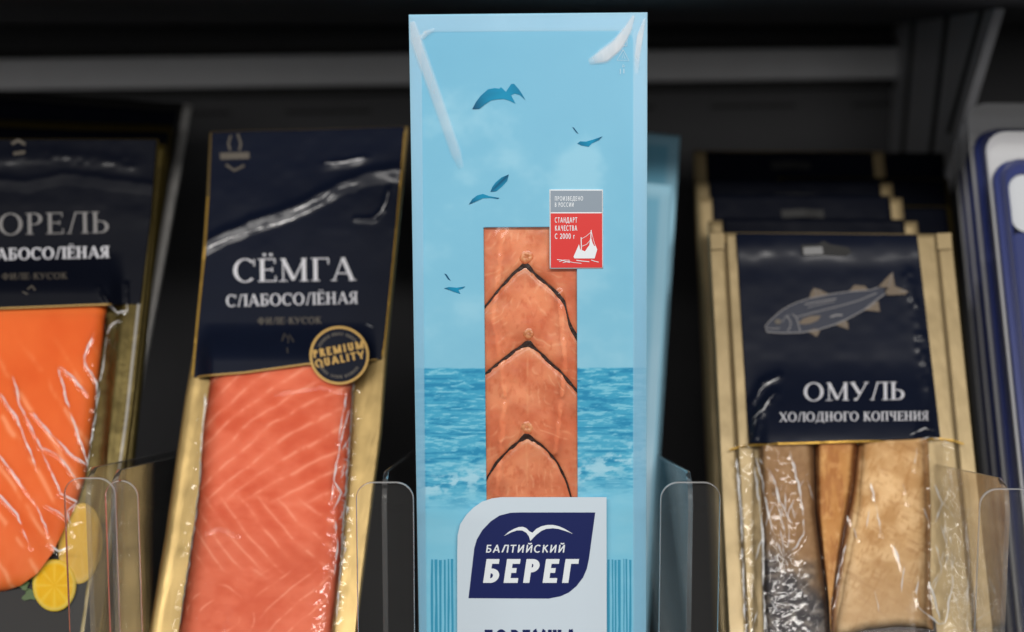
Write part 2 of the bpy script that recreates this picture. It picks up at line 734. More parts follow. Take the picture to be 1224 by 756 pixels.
def text(name, fr, s, p0, p1, cap, hs, eps, mat, parent, T=.15, t=.055, sf=True, shear=0., gap=.1):
    """lettering whose baseline runs from p0 to p1 (photo pixels), capital height cap pixels"""
    items, x = [], 0.
    for ch in s:
        g, adv = glyph(ch, T, t, sf)
        for pts, w in g:
            items.append((np.array(pts, float) + [x, 0], w))
        x += adv + gap
    x -= gap
    p0, p1 = np.array(p0, float), np.array(p1, float)
    d = p1 - p0
    ln = np.linalg.norm(d)
    ex = d / x
    ey = np.array([d[1], -d[0]]) / ln * cap
    V, Fc = [], []
    for k, (p, w) in enumerate(items):
        w = np.broadcast_to(np.asarray(w, float), (len(p),))
        dd = np.gradient(p, axis=0)
        dd /= np.linalg.norm(dd, axis=1)[:, None] + 1e-9
        nn = np.stack([-dd[:, 1], dd[:, 0]], 1)
        q = np.concatenate([p + nn * w[:, None] / 2, p - nn * w[:, None] / 2])
        q = q + np.stack([shear * q[:, 1], 0 * q[:, 1]], 1)
        P = p0 + q[:, :1] * ex + q[:, 1:] * ey
        H = (hs(P[:, 0], P[:, 1]) if callable(hs) else np.full(len(P), hs)) + eps + 2.5e-6 * (k % 9)
        u, v = fr.uv(P[:, 0], P[:, 1], H)
        n0, m = len(V), len(p)
        V.extend(np.stack([u, -H, v], -1))
        for i in range(m - 1):
            f = [n0 + i, n0 + i + 1, n0 + m + i + 1, n0 + m + i]
            a = [V[j] for j in f]
            ar = sum(a[i2][0] * a[(i2 + 1) % 4][2] - a[(i2 + 1) % 4][0] * a[i2][2] for i2 in range(4))
            Fc.append(f if ar > 0 else f[::-1])
    return py_mesh(name, V, Fc, mat, parent)


def painted_glints(fr, lines, hs, eps, parent, wmax=2.0, seed=0, mat=None):
    """reflections painted on the film as broken white ribbons that swell and thin out"""
    for li, l in enumerate(lines):
        p = np.array(l, float)
        seg = np.r_[0, np.cumsum(np.hypot(*np.diff(p, axis=0).T))]
        q = np.arange(0, seg[-1], 1.6)
        if len(q) < 4:
            continue
        x, y = np.interp(q, seg, p[:, 0]), np.interp(q, seg, p[:, 1])
        x = x + 1.6 * (vnoise(q / 7, 0 * q + li, seed) - .5)
        y = y + 1.6 * (vnoise(q / 7, 0 * q + li + 50, seed) - .5)
        n = fbm(q / 11, 0 * q + li * 3.3, seed + 2, 3)
        w = wmax * np.clip((n - .26) * 2.6, 0.0, 1.15) * np.minimum(1, np.minimum(q, seg[-1] - q) / 9 + .1)
        strokes('film_glint', fr, [(np.stack([x, y], 1), w)], hs, eps, mat or M['glint_white'], parent)


def pleat(X, Y, line, width, amp):
    """a fold: sharp upper lip, long flat facet below it"""
    yl = np.interp(X, [p[0] for p in line], [p[1] for p in line])
    d = Y - yl + 2.5 * (vnoise(X / 9, Y / 30, 77) - .5)
    return amp * np.where(d < 0, np.exp(-(d / (width * .35)) ** 2), np.clip(1 - d / width, 0, 1))


def thing(name, fr, label, cat, group=None):
    o = bpy.data.objects.new(name, None)
    o.empty_display_size = .02
    COL.objects.link(o)
    o.matrix_world = fr.matrix() if isinstance(fr, Frame) else Matrix.Translation(fr)
    o['label'], o['category'] = label, cat
    if group:
        o['group'] = group
    return o


def box_local(name, x0, x1, y0, y1, z0, z1, mat, parent, bev=0.):
    V = [(x, y, z) for x in (x0, x1) for y in (y0, y1) for z in (z0, z1)]
    Fc = [[0, 1, 3, 2], [4, 6, 7, 5], [0, 4, 5, 1], [2, 3, 7, 6], [0, 2, 6, 4], [1, 5, 7, 3]]
    o = py_mesh(name, V, Fc, mat, parent)
    if bev:
        b = o.modifiers.new('bevel', 'BEVEL')
        b.width = bev
        b.segments = 2
    return o


def struct(o):
    o['kind'] = 'structure'
    return o


def zc(ox, oy, sc):
    """coordinates read off an enlarged crop of the photograph"""
    return lambda pts: [(ox + x / sc, oy + y / sc) for x, y in pts]


# ------------------------------------------------------------------ setting
BACK = 1.16
struct(box_local('shelf_board', -.62, .62, .60, BACK + .03, -.02, -.0005, M['shelf'], None, .002))
struct(box_local('wall_back', -.62, .62, BACK, BACK + .02, 0, .56, M['wall_dark'], None))
up = struct(box_local('upper_shelf', -.62, .62, .735, BACK - .001, .348, .40, M['wall_dark'], None, .002))
rail = box_local('back_rail', -.62, .30, -.016, .0, -.0108, .0108, M['rail_grey'], None, .0015)
rail.location = (0, BACK - .001, HC + .0135)
rail.rotation_euler = (0, -math.radians(.75), 0)
rail['label'] = 'grey painted steel rail running along the dark back panel'
rail['category'] = 'rail'
box_local('rail_shade_strip', -.62, .30, -.010, -.0002, -.0175, -.0118, M['black'], rail, .0006)  # black strips paint in the shade of the gaps along the rail
box_local('rail_shade_strip', -.62, .30, -.010, -.0002, .0118, .0165, M['black'], rail, .0006)
for i in range(9):
    box_local('vent_slot', -.56 + i * .1, -.50 + i * .1, -.003, -.0002, -.030, -.0275, M['black'], rail)
lip = box_local('seam_strip', -.62, .28, -.004, .0, -.0018, .0018, M['wall_dark'], None, .0006)
lip.location = (0, BACK - .001, HC + .054)
lip.rotation_euler = (0, -math.radians(.6), 0)
lip['label'] = 'thin dark seam strip on the back panel above the rail'
lip['category'] = 'strip'


def bracket():
    X = .268
    o = bpy.data.objects.new('shelf_bracket', None)
    COL.objects.link(o)
    o.location = (X, BACK, 0.15)
    o['label'] = 'grey slotted steel bracket carrying the upper shelf'
    o['category'] = 'bracket'
    zb = lambda z: HC + z - .15

    def prism(name, yz, x0, x1, mat):
        n = len(yz)
        V = [(x, y - BACK, z) for x in (x0, x1) for y, z in yz]
        Fc = [list(range(n))[::-1], list(range(n, 2 * n))] + [[i, (i + 1) % n, n + (i + 1) % n, n + i] for i in range(n)]
        return py_mesh(name, V, Fc, mat, o)
    pl = prism('plate', [(BACK - .001, zb(-.07)), (1.02, zb(-.062)), (.985, zb(-.02)), (.90, zb(.066)), (BACK - .001, zb(.066))], 0, .003, M['bracket'])
    for y0, dy in ((1.115, .02), (1.04, .03), (.985, .03)):
        s = prism('slot', [(y0, zb(-.045)), (y0 + .010, zb(-.045)), (y0 + .010 - dy, zb(.05)), (y0 - dy, zb(.05))] if y0 > 1 else
                  [(1.000, zb(-.028)), (1.008, zb(-.028)), (.935, zb(.055)), (.928, zb(.055))], -.0006, .0008, M['black'])
    prism('flange', [(1.019, zb(-.064)), (.983, zb(-.021)), (.898, zb(.066)), (.892, zb(.066)), (.977, zb(-.024)), (1.014, zb(-.067))], -.001, .0045, M['bracket'])
    up2 = box_local('upright', .006, .03, -.03, -.002, zb(-.26), zb(.066), M['wall_dark'], o)


bracket()


# ------------------------------------------------------------------ BLUE PACK (front, sharp)
def make_blue():
    fr = Frame(633, 397, .70, -0.1 + .6, -.5, -.9)
    root = thing('fish_pack', fr, 'upright pale blue seagull and sea print pack with window of orange fish steaks', 'fish pack', 'pale blue fish packs')
    w = .100
    uTL, vT = fr.uv(488.5, 20.5)
    uTR, vT2 = fr.uv(774, 15)
    u0, u1 = float(uTL), float(uTR)
    vT = float(max(vT, vT2))

    def hs(X, Y):
        return .0009 * np.sin((X - 488) / 286 * math.pi) + .0006 * np.sin(Y * .011 + X * .006)
    # window rectangle
    wu0, wv1 = map(float, fr.uv(578, 272))
    wu1, wv0 = map(float, fr.uv(690.5, 604))
    us = np.unique(np.concatenate([np.linspace(u0, wu0, 80), np.linspace(wu0, wu1, 90), np.linspace(wu1, u1, 80)]))
    vs = np.unique(np.concatenate([np.linspace(.001, .075, 8), np.linspace(.075, wv0, 140), np.linspace(wv0, wv1, 280), np.linspace(wv1, vT, 230)]))[::-1]
    Ug, Vg = np.meshgrid(us, vs)
    X, Y = fr.px(Ug, Vg)
    uc = (us[1:] + us[:-1]) / 2
    vc = (vs[1:] + vs[:-1]) / 2
    hole = ((uc > wu0) & (uc < wu1))[None, :] & ((vc > wv0) & (vc < wv1))[:, None]
    C = np.array
    # --- print colours
    sky = mixc(C([106., 180, 212]), C([130., 194, 220]), np.clip((Y - 60) / 380, 0, 1))
    cl = fbm(X / 95, Y / 75, 3, 5)
    sky = mixc(sky, C([160., 210, 230]), .5 * sst(.46, .70, cl))
    sky = mixc(sky, C([100., 172, 206]), .16 * sst(.5, .28, cl))
    wv = fbm(X / 26 + 3 * fbm(X / 70, Y / 30, 30, 2), Y / 4.2, 11, 5)
    wv2 = fbm(X / 10, Y / 2.2, 21, 4)
    tsea = np.clip((Y - 440) / 170, 0, 1)
    deep = mixc(C([58., 158, 196]), C([88., 176, 208]), tsea)
    sea = mixc(deep, C([28., 126, 172]), .7 * sst(.5, .30, wv))
    sea = mixc(sea, C([136., 204, 226]), .8 * sst(.48, .66, wv * .45 + wv2 * .55))
    foam_l = np.exp(-((Y - (585 - (X - 510) * .25)) / 16) ** 2) * (X < 600)
    foam_r = np.exp(-((Y - (570 - (X - 690) * .42)) / 20) ** 2) * (X > 650)
    foam = (foam_l + foam_r) * sst(.40, .62, fbm(X / 11, Y / 6, 41, 5))
    sea = mixc(sea, C([168., 214, 232]), np.clip(foam, 0, 1) * .9)
    sh = mixc(C([118., 194, 222]), C([136., 202, 226]), fbm(X / 60, Y / 12, 51, 4))
    below = sst(582, 622, Y + 14 * (fbm(X / 20, Y / 20, 61, 3) - .5) + np.where(X < 640, 4, 18))
    sea = mixc(sea, sh, below)
    col = mixc(sky, sea, sst(439.5, 441, Y + .6 * vnoise(X / 9, 0 * Y, 3)))
    # border of the printed panel (rounded corners)
    x0, x1, y0, r = 503.5, 757., 37.5, 12.
    dx = np.maximum(np.maximum(x0 + r + (Y - 37) * .008 - X, X - (x1 - r)), 0)
    dy = np.maximum(y0 + r - Y, 0)
    out = sst(r - 1.2, r + .6, np.hypot(dx, dy))
    bord = mixc(C([146., 196, 220]), C([136., 190, 216]), fbm(X / 30, Y / 60, 71, 3))
    col = mixc(col, bord, out * .85)
    col = lin(col)
    H = hs(X, Y)
    V = np.stack([Ug, -H, Vg], -1).reshape(-1, 3)
    Q = grid_quads(len(vs), len(us), ~hole)
    V, Q, c = add_walls(V, Q, .005, col.reshape(-1, 3))
    fast_mesh('printed_front', V, Q, M['blue_print'], root, c)
    box_local('tray', u0 + .003, u1 - .003, .005, .014, .001, vT - .008, M['tray_blue'], root, .002)
    box_local('window_recess', wu0 - .006, wu1 + .006, .0044, .0049, wv0 - .01, wv1 + .006, M['cavity'], root)

    # --- steaks behind the window
    ch0 = [(570, 262), (630, 250), (700, 262)]
    ch1 = [(572, 372), (580, 366), (598.5, 343), (614, 326), (628, 316), (643, 330), (661, 345), (675, 361), (680.5, 388), (697, 415)]
    ch2 = [(572, 452), (580, 447), (594, 435), (614, 420), (631, 408), (648, 424), (670, 444), (688, 466), (697, 474)]
    ch3 = [(572, 586), (581, 573), (594, 552), (612, 534), (630, 520), (648, 532), (666, 552), (677, 575), (683, 597), (697, 640)]
    ch4 = [(570, 640), (632, 625), (697, 640)]
    xd = np.linspace(560, 705, 291)

    def smooth_curve(pts):
        yd = np.interp(xd, [p[0] for p in pts], [p[1] for p in pts])
        ker = np.hanning(19)
        yd = np.convolve(np.pad(yd, 9, 'edge'), ker / ker.sum(), 'valid')
        yd = yd + 1.6 * (fbm(xd / 8, 0 * xd + pts[0][1], 3, 3) - .5)
        return lambda x: np.interp(x, xd, yd)
    chs = [smooth_curve(x) for x in (ch0, ch1, ch2, ch3, ch4)]
    mids = [628, 628, 631, 630, 630]
    bones = [(629, 307, 8.), (632, 399, 7.), (630, 511, 8.), None]
    for k in range(4):
        Tc, Bc = chs[k], chs[k + 1]
        xm = mids[k]

        def S(s, t, Tc=Tc, Bc=Bc):
            x = 573 + 122 * s
            return x + 0 * t, Tc(x) + (Bc(x) - Tc(x)) * t

        def h(X, Y, Tc=Tc, Bc=Bc, k=k):
            e = np.minimum(Y - Tc(X), Bc(X) - Y)
            return -.0027 + .0015 * np.sqrt(1 - (1 - np.clip(e / 12, 0, 1)) ** 2) + .0005 * fbm(X / 25, Y / 25, 80 + k, 3)

        def colr(X, Y, Tc=Tc, Bc=Bc, xm=xm, k=k):
            b = bones[k] or (630, 640, 8)
            ax = np.abs(X - xm)
            n1 = fbm(X / 18, Y / 18, 90 + k, 4)
            wrp = 26 * (fbm(X / 34, Y / 34, 93 + k, 3) - .5)
            sd = np.where(X > xm, 1., -1.)
            # thin pale muscle seams that sweep out from the backbone, broken and faint
            d = np.hypot(ax - 60 - 10 * sd * (k % 2), (Y - b[1] + 62) * .8) + wrp
            seam = np.exp(-((np.abs((d / 8.5) % 1 - .5)) / .13) ** 2) * sst(.46, .70, fbm(X / 17, Y / 11, 99 + k, 3))
            c = mixc(C([216., 124, 86]), C([240., 164, 122]), sst(.22, .78, fbm(X / 34, Y / 26, 90 + k, 4)))
            c = mixc(c, C([236., 156, 112]), .5 * np.exp(-((ax - 20) / 16) ** 2) * sst(.35, .65, fbm(X / 16, Y / 24, 97 + k, 3)))
            c = mixc(c, C([250., 200, 160]), .48 * seam)
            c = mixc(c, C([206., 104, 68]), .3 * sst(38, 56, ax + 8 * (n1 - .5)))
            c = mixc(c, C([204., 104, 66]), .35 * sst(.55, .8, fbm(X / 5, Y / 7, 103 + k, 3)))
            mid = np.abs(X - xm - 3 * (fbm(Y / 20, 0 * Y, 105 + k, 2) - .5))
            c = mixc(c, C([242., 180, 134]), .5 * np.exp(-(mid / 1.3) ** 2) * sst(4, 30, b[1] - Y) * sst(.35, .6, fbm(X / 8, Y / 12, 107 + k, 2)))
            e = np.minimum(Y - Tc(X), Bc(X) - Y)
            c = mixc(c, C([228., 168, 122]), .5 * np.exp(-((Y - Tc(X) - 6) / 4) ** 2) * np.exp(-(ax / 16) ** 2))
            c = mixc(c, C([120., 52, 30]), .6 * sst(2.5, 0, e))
            return lin(c) * 1.0
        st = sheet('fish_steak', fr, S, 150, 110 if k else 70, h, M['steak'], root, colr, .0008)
        if bones[k]:
            bx, by, br = bones[k]
            rs = np.array([0, .18, .34, .46, .62, .8, 1.0, 1.18])
            hh = np.array([-.0001, -.0001, -.00005, .0000, .0000, -.0001, -.0002, -.0005])
            a = np.linspace(0, 2 * math.pi, 25)[:-1]
            A, Rr = np.meshgrid(a, rs)
            jit = 1 + .30 * (vnoise(np.cos(A) * 1.7 + 9, np.sin(A) * 1.7 + 3, 30 + k) - .5) * (Rr > .3)
            X, Y = bx + br * Rr * jit * np.cos(A), by + br * .92 * Rr * jit * np.sin(A)
            Hb = -.0009 + hh[:, None] + .0003 * fbm(X / 2.5, Y / 2.5, 34, 2)
            u, v = fr.uv(X, Y, Hb)
            cb = mixc(C([206., 132, 88]), C([232., 172, 124]), sst(.15, .5, Rr))
            cb = mixc(cb, C([196., 112, 70]), .3 * np.exp(-((Rr - .75) / .1) ** 2))
            cb = mixc(cb, C([216., 120, 78]), sst(.7, 1.05, Rr))
            cb = mixc(cb, C([170., 96, 56]), .5 * sst(.5, .8, fbm(X / 3, Y / 3, 37 + k, 3)))
            Qf = [[i * 24 + j, (i + 1) * 24 + j, (i + 1) * 24 + (j + 1) % 24, i * 24 + (j + 1) % 24] for i in range(len(rs) - 1) for j in range(24)]
            fast_mesh('backbone', np.stack([u, -Hb, v], -1).reshape(-1, 3), np.array(Qf)[:, ::-1], M['steak'], st, lin(cb).reshape(-1, 3))
        if k:
            # strip of dark skin along the top edge of this steak
            xs = np.linspace(573, 694, 60)
            ys = Tc(xs) + 2.2 * (fbm(xs / 9, 0 * xs, 17 + k, 3) - .5)
            wd = 1.5 + 3.0 * vnoise(xs / 4, 0 * xs, 7 + k) ** 1.5 + 6.5 * np.exp(-((xs - mids[k] - (0 if k != 2 else 0)) / 6.) ** 2)
            wd = wd + (2.2 * (xs > 660) if k == 1 else 0)
            strokes('skin_strip', fr, [(np.stack([xs, ys + wd * .22], 1), wd)], -.0012, 0, M['skin'], st)
    # clear window film
    sheet('window_film', fr, quadS((576, 270), (692, 270), (692, 606), (576, 606)), 90, 220,
          lambda X, Y: -.0006 + .0012 * fbm(X / 34, Y / 46, 120, 2) + ridge(X, Y, [(600, 280), (590, 380), (604, 470), (594, 590)], 5, .0004) + ridge(X, Y, [(668, 350), (676, 430), (664, 540)], 4, .0004), M['film'], root)

    # --- label and logo
    lab = [(546.5, 1010), (546.5, 660), (547, 640), (550, 627), (557.5, 615.5), (566, 607), (576, 600), (588, 596), (600, 594.5), (725, 594.5), (725.5, 1010)]
    flat_poly('white_label', fr, lab, lambda X, Y: 0 * X + .0012, .0009, M['label_white'], root)
    top = .0021
    logo = [(560, 715.3), (567, 655), (570, 645), (576.5, 634), (586.5, 623.5), (597, 616.5), (610, 613.2), (620, 612.8), (711.5, 612.8), (704, 668), (701.5, 680), (697, 690.5), (689, 701), (680, 708.5), (670, 713), (656, 715.8)]
    flat_poly('logo_panel', fr, logo, top, .00015, M['logo_navy'], root)
    flat_poly('logo_bird', fr, [(602.4, 641), (608, 636), (614.5, 632.4), (620, 630.3), (625, 630), (629, 631.5), (633, 635.5), (636.5, 637), (641, 632.5), (647, 629.4), (654, 627.8), (661, 627.7), (668, 629.3), (675, 632.4), (685, 638.5),
                                         (676, 635), (668, 632.6), (661, 631.7), (653, 632.4), (647, 634.9), (641, 639.5), (637.5, 643), (634, 647), (632, 641), (629, 637), (624, 634.3), (618, 634.2), (611, 636.6)], top, .0003, M['white_ink'], root)
    text('lettering', fr, 'БАЛТИЙСКИЙ', (580, 660.8), (675, 660.8), 9.3, top, .0003, M['white_ink'], root, .16, .145, False, .13, .14)
    text('lettering', fr, 'БЕРЕГ', (575, 697), (688, 697), 28.5, top, .0003, M['white_ink'], root, .25, .2, False, .14, .12)
    text('lettering', fr, 'ГОРБУША', (578, 779), (690, 779), 26, top, .0003, M['logo_navy'], root, .25, .2, False, 0, .14)
    # --- quality stamp
    z7 = zc(640, 210, 5.82)
    sb = lambda X, Y: hs(X, Y)
    sheet('stamp_border', fr, quadS((656.7, 226.8), (720.8, 226.8), (721, 321.4), (657, 321.6)), 14, 18, lambda X, Y: hs(X, Y) + .0003, M['white_ink'], root, None, .0006)
    sheet('stamp_grey_field', fr, quadS((658.1, 228.1), (719.6, 228.1), (719.7, 253.6), (658.2, 253.7)), 14, 8, lambda X, Y: hs(X, Y) + .00045, M['grey_print'], root)
    sheet('stamp_red_field', fr, quadS((658.2, 255.3), (719.7, 255.2), (719.8, 320.1), (658.4, 320.3)), 14, 16, lambda X, Y: hs(X, Y) + .00045, M['red'], root)
    for s_, p0, p1, cp in (('ПРОИЗВЕДЕНО', (663, 240.2), (697, 240), 5.2), ('В РОССИИ', (663, 247.6), (686, 247.5), 5.2),
                           ('СТАНДАРТ', (663.2, 266.4), (690, 266.3), 6.3), ('КАЧЕСТВА', (663.2, 276.2), (690, 276), 6.3), ('С 2000 г', (663.2, 285.8), (687, 285.6), 6.3)):
        text('lettering', fr, s_, p0, p1, cp, hs, .0006, M['white_ink'], root, .17, .15, False, 0, .16)
    flat_poly('ship_emblem', fr, z7([(265, 565), (283, 525), (303, 478), (312, 515), (345, 528), (360, 505), (375, 485), (380, 440), (390, 440), (398, 470), (410, 492), (418, 486), (430, 515), (421, 545), (412, 577), (272, 577)]), hs, .0006, M['white_ink'], root)
    strokes('ship_rigging', fr, [(z7([(318, 430), (320, 520)]), 1.1), (z7([(388, 380), (384, 470)]), 1.1), (z7([(318, 442), (350, 425), (386, 395)]), .5), (z7([(388, 385), (404, 450), (420, 500)]), .5), (z7([(326, 492), (355, 480), (380, 452)]), .6),
                                 (z7([(150, 585), (190, 590), (215, 600), (240, 605)]), .8), (z7([(165, 600), (200, 588), (240, 590)]), .6), (z7([(190, 607), (230, 598), (260, 605), (320, 612)]), .6),
                                 (z7([(285, 590), (330, 596), (375, 600)]), .9), (z7([(388, 588), (410, 596), (440, 603)]), .8)], hs, .0007, M['white_ink'], root)
    # --- seagulls
    z5, z6 = zc(470, 0, 2.909), zc(470, 180, 2.7)
    flocks = [([z5([(275, 380), (288, 355), (305, 333), (330, 311), (352, 307), (368, 309), (375, 304), (392, 320), (410, 293), (420, 292), (436, 310), (448, 328), (460, 349), (440, 331), (422, 326), (410, 332), (425, 361), (404, 351), (385, 345), (362, 346), (340, 350), (318, 364), (300, 379)])], (604, 115)),
              ([z5([(640, 500), (650, 492), (670, 493), (695, 486), (728, 475), (715, 488), (690, 500), (680, 511), (655, 507)]), z5([(622, 442), (629, 445), (645, 467), (636, 461)])], (703, 170)),
              ([z5([(263, 712), (275, 693), (292, 680), (312, 675), (335, 683), (370, 689), (364, 693), (338, 689), (312, 690), (288, 701)]), z5([(338, 668), (345, 650), (356, 635), (376, 618), (402, 607), (396, 630), (378, 650), (358, 666)])], (584, 228)),
              ([z6([(164, 445), (180, 441), (205, 443), (233, 439), (225, 446), (210, 450), (217, 463), (200, 458), (180, 450)]), z6([(165, 397), (172, 400), (186, 421), (177, 416)])], (543, 345))]
    for polys, cen in flocks:
        bird = None
        for pl in polys:
            o = flat_poly('seagull' if bird is None else 'wing', fr, pl, hs, .0003, M['bird'], root if bird is None else bird)
            me = o.data
            a = me.color_attributes.new('Col', 'FLOAT_COLOR', 'POINT')
            P = np.array(pl)
            dist = np.hypot(P[:, 0] - P[:, 0].mean(), P[:, 1] - P[:, 1].mean())
            tt = (dist / dist.max()) ** 2.6
            if len(P) < 6:
                tt[:] = .9
            cc = lin(mixc(np.array([18., 142, 184]), np.array([6., 72, 108]), tt))
            a.data.foreach_set('color', np.concatenate([cc, np.ones((len(cc), 1))], 1).astype(np.float32).ravel())
            bird = bird or o
    # --- stripes beside the label
    for xs0, xs1 in ((516, 545), (727, 754)):
        it = []
        x = xs0
        i = 0
        while x < xs1:
            wdt = 1.2 + 2.2 * TAB[i, int(xs0) & 255]
            ys = np.linspace(668 + TAB[i + 20, 3] * 2, 1000, 14)
            it.append((np.stack([x + 1.1 * vnoise(ys / 30, 0 * ys + i * 3.1, 4), ys], 1), wdt * (.6 + .6 * vnoise(ys / 22, 0 * ys + i * 7., 9))))
            x += wdt + 1.2 + 1.6 * TAB[i + 9, 17]
            i += 1
        strokes('stripe_print', fr, it, hs, .00025, M['bar_teal'], root)
    # --- recycling marks
    q = lambda pts: [(p[0], p[1]) for p in z5(pts)]
    strokes('recycling_mark', fr, [(q([(785, 132), (793, 122), (807, 124), (813, 135), (813, 160), (785, 160), (786, 142)]), .7), (q([(793, 150), (800, 140), (806, 150)]), .6),
                                   (q([(800, 174), (778, 210), (820, 212), (800, 174)]), .8), (q([(796, 204), (800, 186), (806, 205)]), .6),
                                   (q([(790, 240), (790, 258)]), .9), (q([(800, 224), (797, 234), (806, 230)]), .8), (q([(802, 240), (802, 256)]), 1.1)], hs, .0004, M['pale_ink'], root)
    # --- clear pouch around the card: welded seal, and reflections painted as hazy strips
    seal = [(488.5, 20.3, 774, 14.8, 774, 36, 489, 39), (489, 39, 503.5, 38.5, 511, 800, 500.5, 800), (757, 37, 774.2, 36, 772, 800, 757, 800)]
    for a in seal:
        sheet('pouch_seal', fr, quadS(a[0:2], a[2:4], a[4:6], a[6:8]), 30, 30, lambda X, Y: hs(X, Y) + .0006, M['film_seal'], root)
    for k, (cl_, wd_, al_) in enumerate((([(492, 24), (497, 48), (520, 112), (545, 184), (552, 204)], [7, 16, 15, 14, 7], [.26, .34, .30, .2, 0]),
                                         ([(758, 18), (750, 36), (738, 54), (722, 67), (703, 75)], [4, 12, 18, 20, 8], [.3, .5, .62, .62, .1]),
                                         ([(771, 22), (765, 44), (762, 66), (761, 90)], [4, 9, 8, 5], [.2, .5, .4, 0]),
                                         ([(504, 46), (509, 40), (520, 36)], [8, 8, 4], [.2, .3, 0]))):
        p = np.array(cl_, float)
        q = np.r_[0, np.cumsum(np.hypot(*np.diff(p, axis=0).T))]
        tt = np.linspace(0, q[-1], 90)
        x, y = np.interp(tt, q, p[:, 0]), np.interp(tt, q, p[:, 1])
        ker = np.ones(9) / 9
        x = np.convolve(np.pad(x, 4, 'edge'), ker, 'valid')
        y = np.convolve(np.pad(y, 4, 'edge'), ker, 'valid')
        w_, a_ = np.interp(tt, q, wd_), np.interp(tt, q, al_)
        dx_, dy_ = np.gradient(x), np.gradient(y)
        ll = np.hypot(dx_, dy_) + 1e-9
        c_ = np.linspace(-.5, .5, 15)[None]
        X_ = x[:, None] - (dy_ / ll * w_)[:, None] * c_
        Y_ = y[:, None] + (dx_ / ll * w_)[:, None] * c_
        A_ = a_[:, None] * sst(.5, .26, np.abs(c_)) * (.75 + .35 * fbm(X_ / 9, Y_ / 22, 160 + k, 3))
        H_ = hs(X_, Y_) + .0008 + .0001 * k + .00012 * np.cos(c_ * math.pi)
        u_, v_ = fr.uv(X_, Y_, H_)
        fast_mesh('pouch_glare', np.stack([u_, -H_, v_], -1).reshape(-1, 3), grid_quads(90, 15), M['soft_glare'], root, np.repeat(A_.reshape(-1, 1), 3, 1))
    return fr, root


fr_blue, blue_root = make_blue()


def blue_behind(xr, yt, depth, lean, roll, yaw, label):
    fr = Frame(xr - .05 * F / depth, yt, depth, lean, roll, yaw)
    hgt = float(fr.uv(xr - .05 * F / depth, yt)[1])
    root = thing('fish_pack', fr, label, 'fish pack', 'pale blue fish packs')
    us = np.linspace(-.05, .05, 40)
    vs = np.linspace(.004, hgt, 110)[::-1]
    U, V = np.meshgrid(us, vs)
    H = .001 * np.sin((U + .05) / .1 * math.pi) + .002 * fbm(U * 25, V * 14, 9, 3)
    C = np.array
    col = mixc(C([96., 172, 204]), C([140., 196, 220]), fbm(U * 30, V * 20, 33, 4))
    sea = mixc(C([44., 140, 182]), C([110., 188, 216]), fbm(U * 60, V * 300, 35, 4))
    col = mixc(col, sea, sst(.15, .148, V) * sst(.05, .08, V))
    bd = sst(.0435, .045, np.abs(U)) + sst(hgt - .009, hgt - .007, V)
    col = mixc(col, C([150., 200, 222]), np.clip(bd, 0, 1))
    Vv = np.stack([U, -H, V], -1).reshape(-1, 3)
    Q = grid_quads(110, 40)
    Vv, Q, c = add_walls(Vv, Q, .004, lin(col).reshape(-1, 3))
    fast_mesh('printed_front', Vv, Q, M['blue_print'], root, c)
    box_local('tray', -.047, .047, .004, .012, .003, hgt - .008, M['tray_blue'], root, .002)


blue_behind(804, 213, .85, 27, 4.9, 0, 'pale blue pack leaning directly behind the upright seagull pack')
blue_behind(813, 155, .95, 27, 5.2, 0, 'rearmost pale blue pack, deep in shade beneath the grey rail')


# ------------------------------------------------------------------ SALMON PACK (pink fillet, gold card)
def dome(L, R, T, B, Hh, edge):
    def f(X, Y):
        e = np.minimum(np.minimum(X - L(Y), R(Y) - X), np.minimum(Y - T(X), B(X) - Y))
        e = np.clip(e / edge, 0, 1)
        return Hh * np.sqrt(np.maximum(0, 1 - (1 - e) ** 2.2))
    return f


def crinkle(X, Y, seed):
    n = fbm(X / 9, Y / 14, seed, 3)
    return np.abs(n - .5)


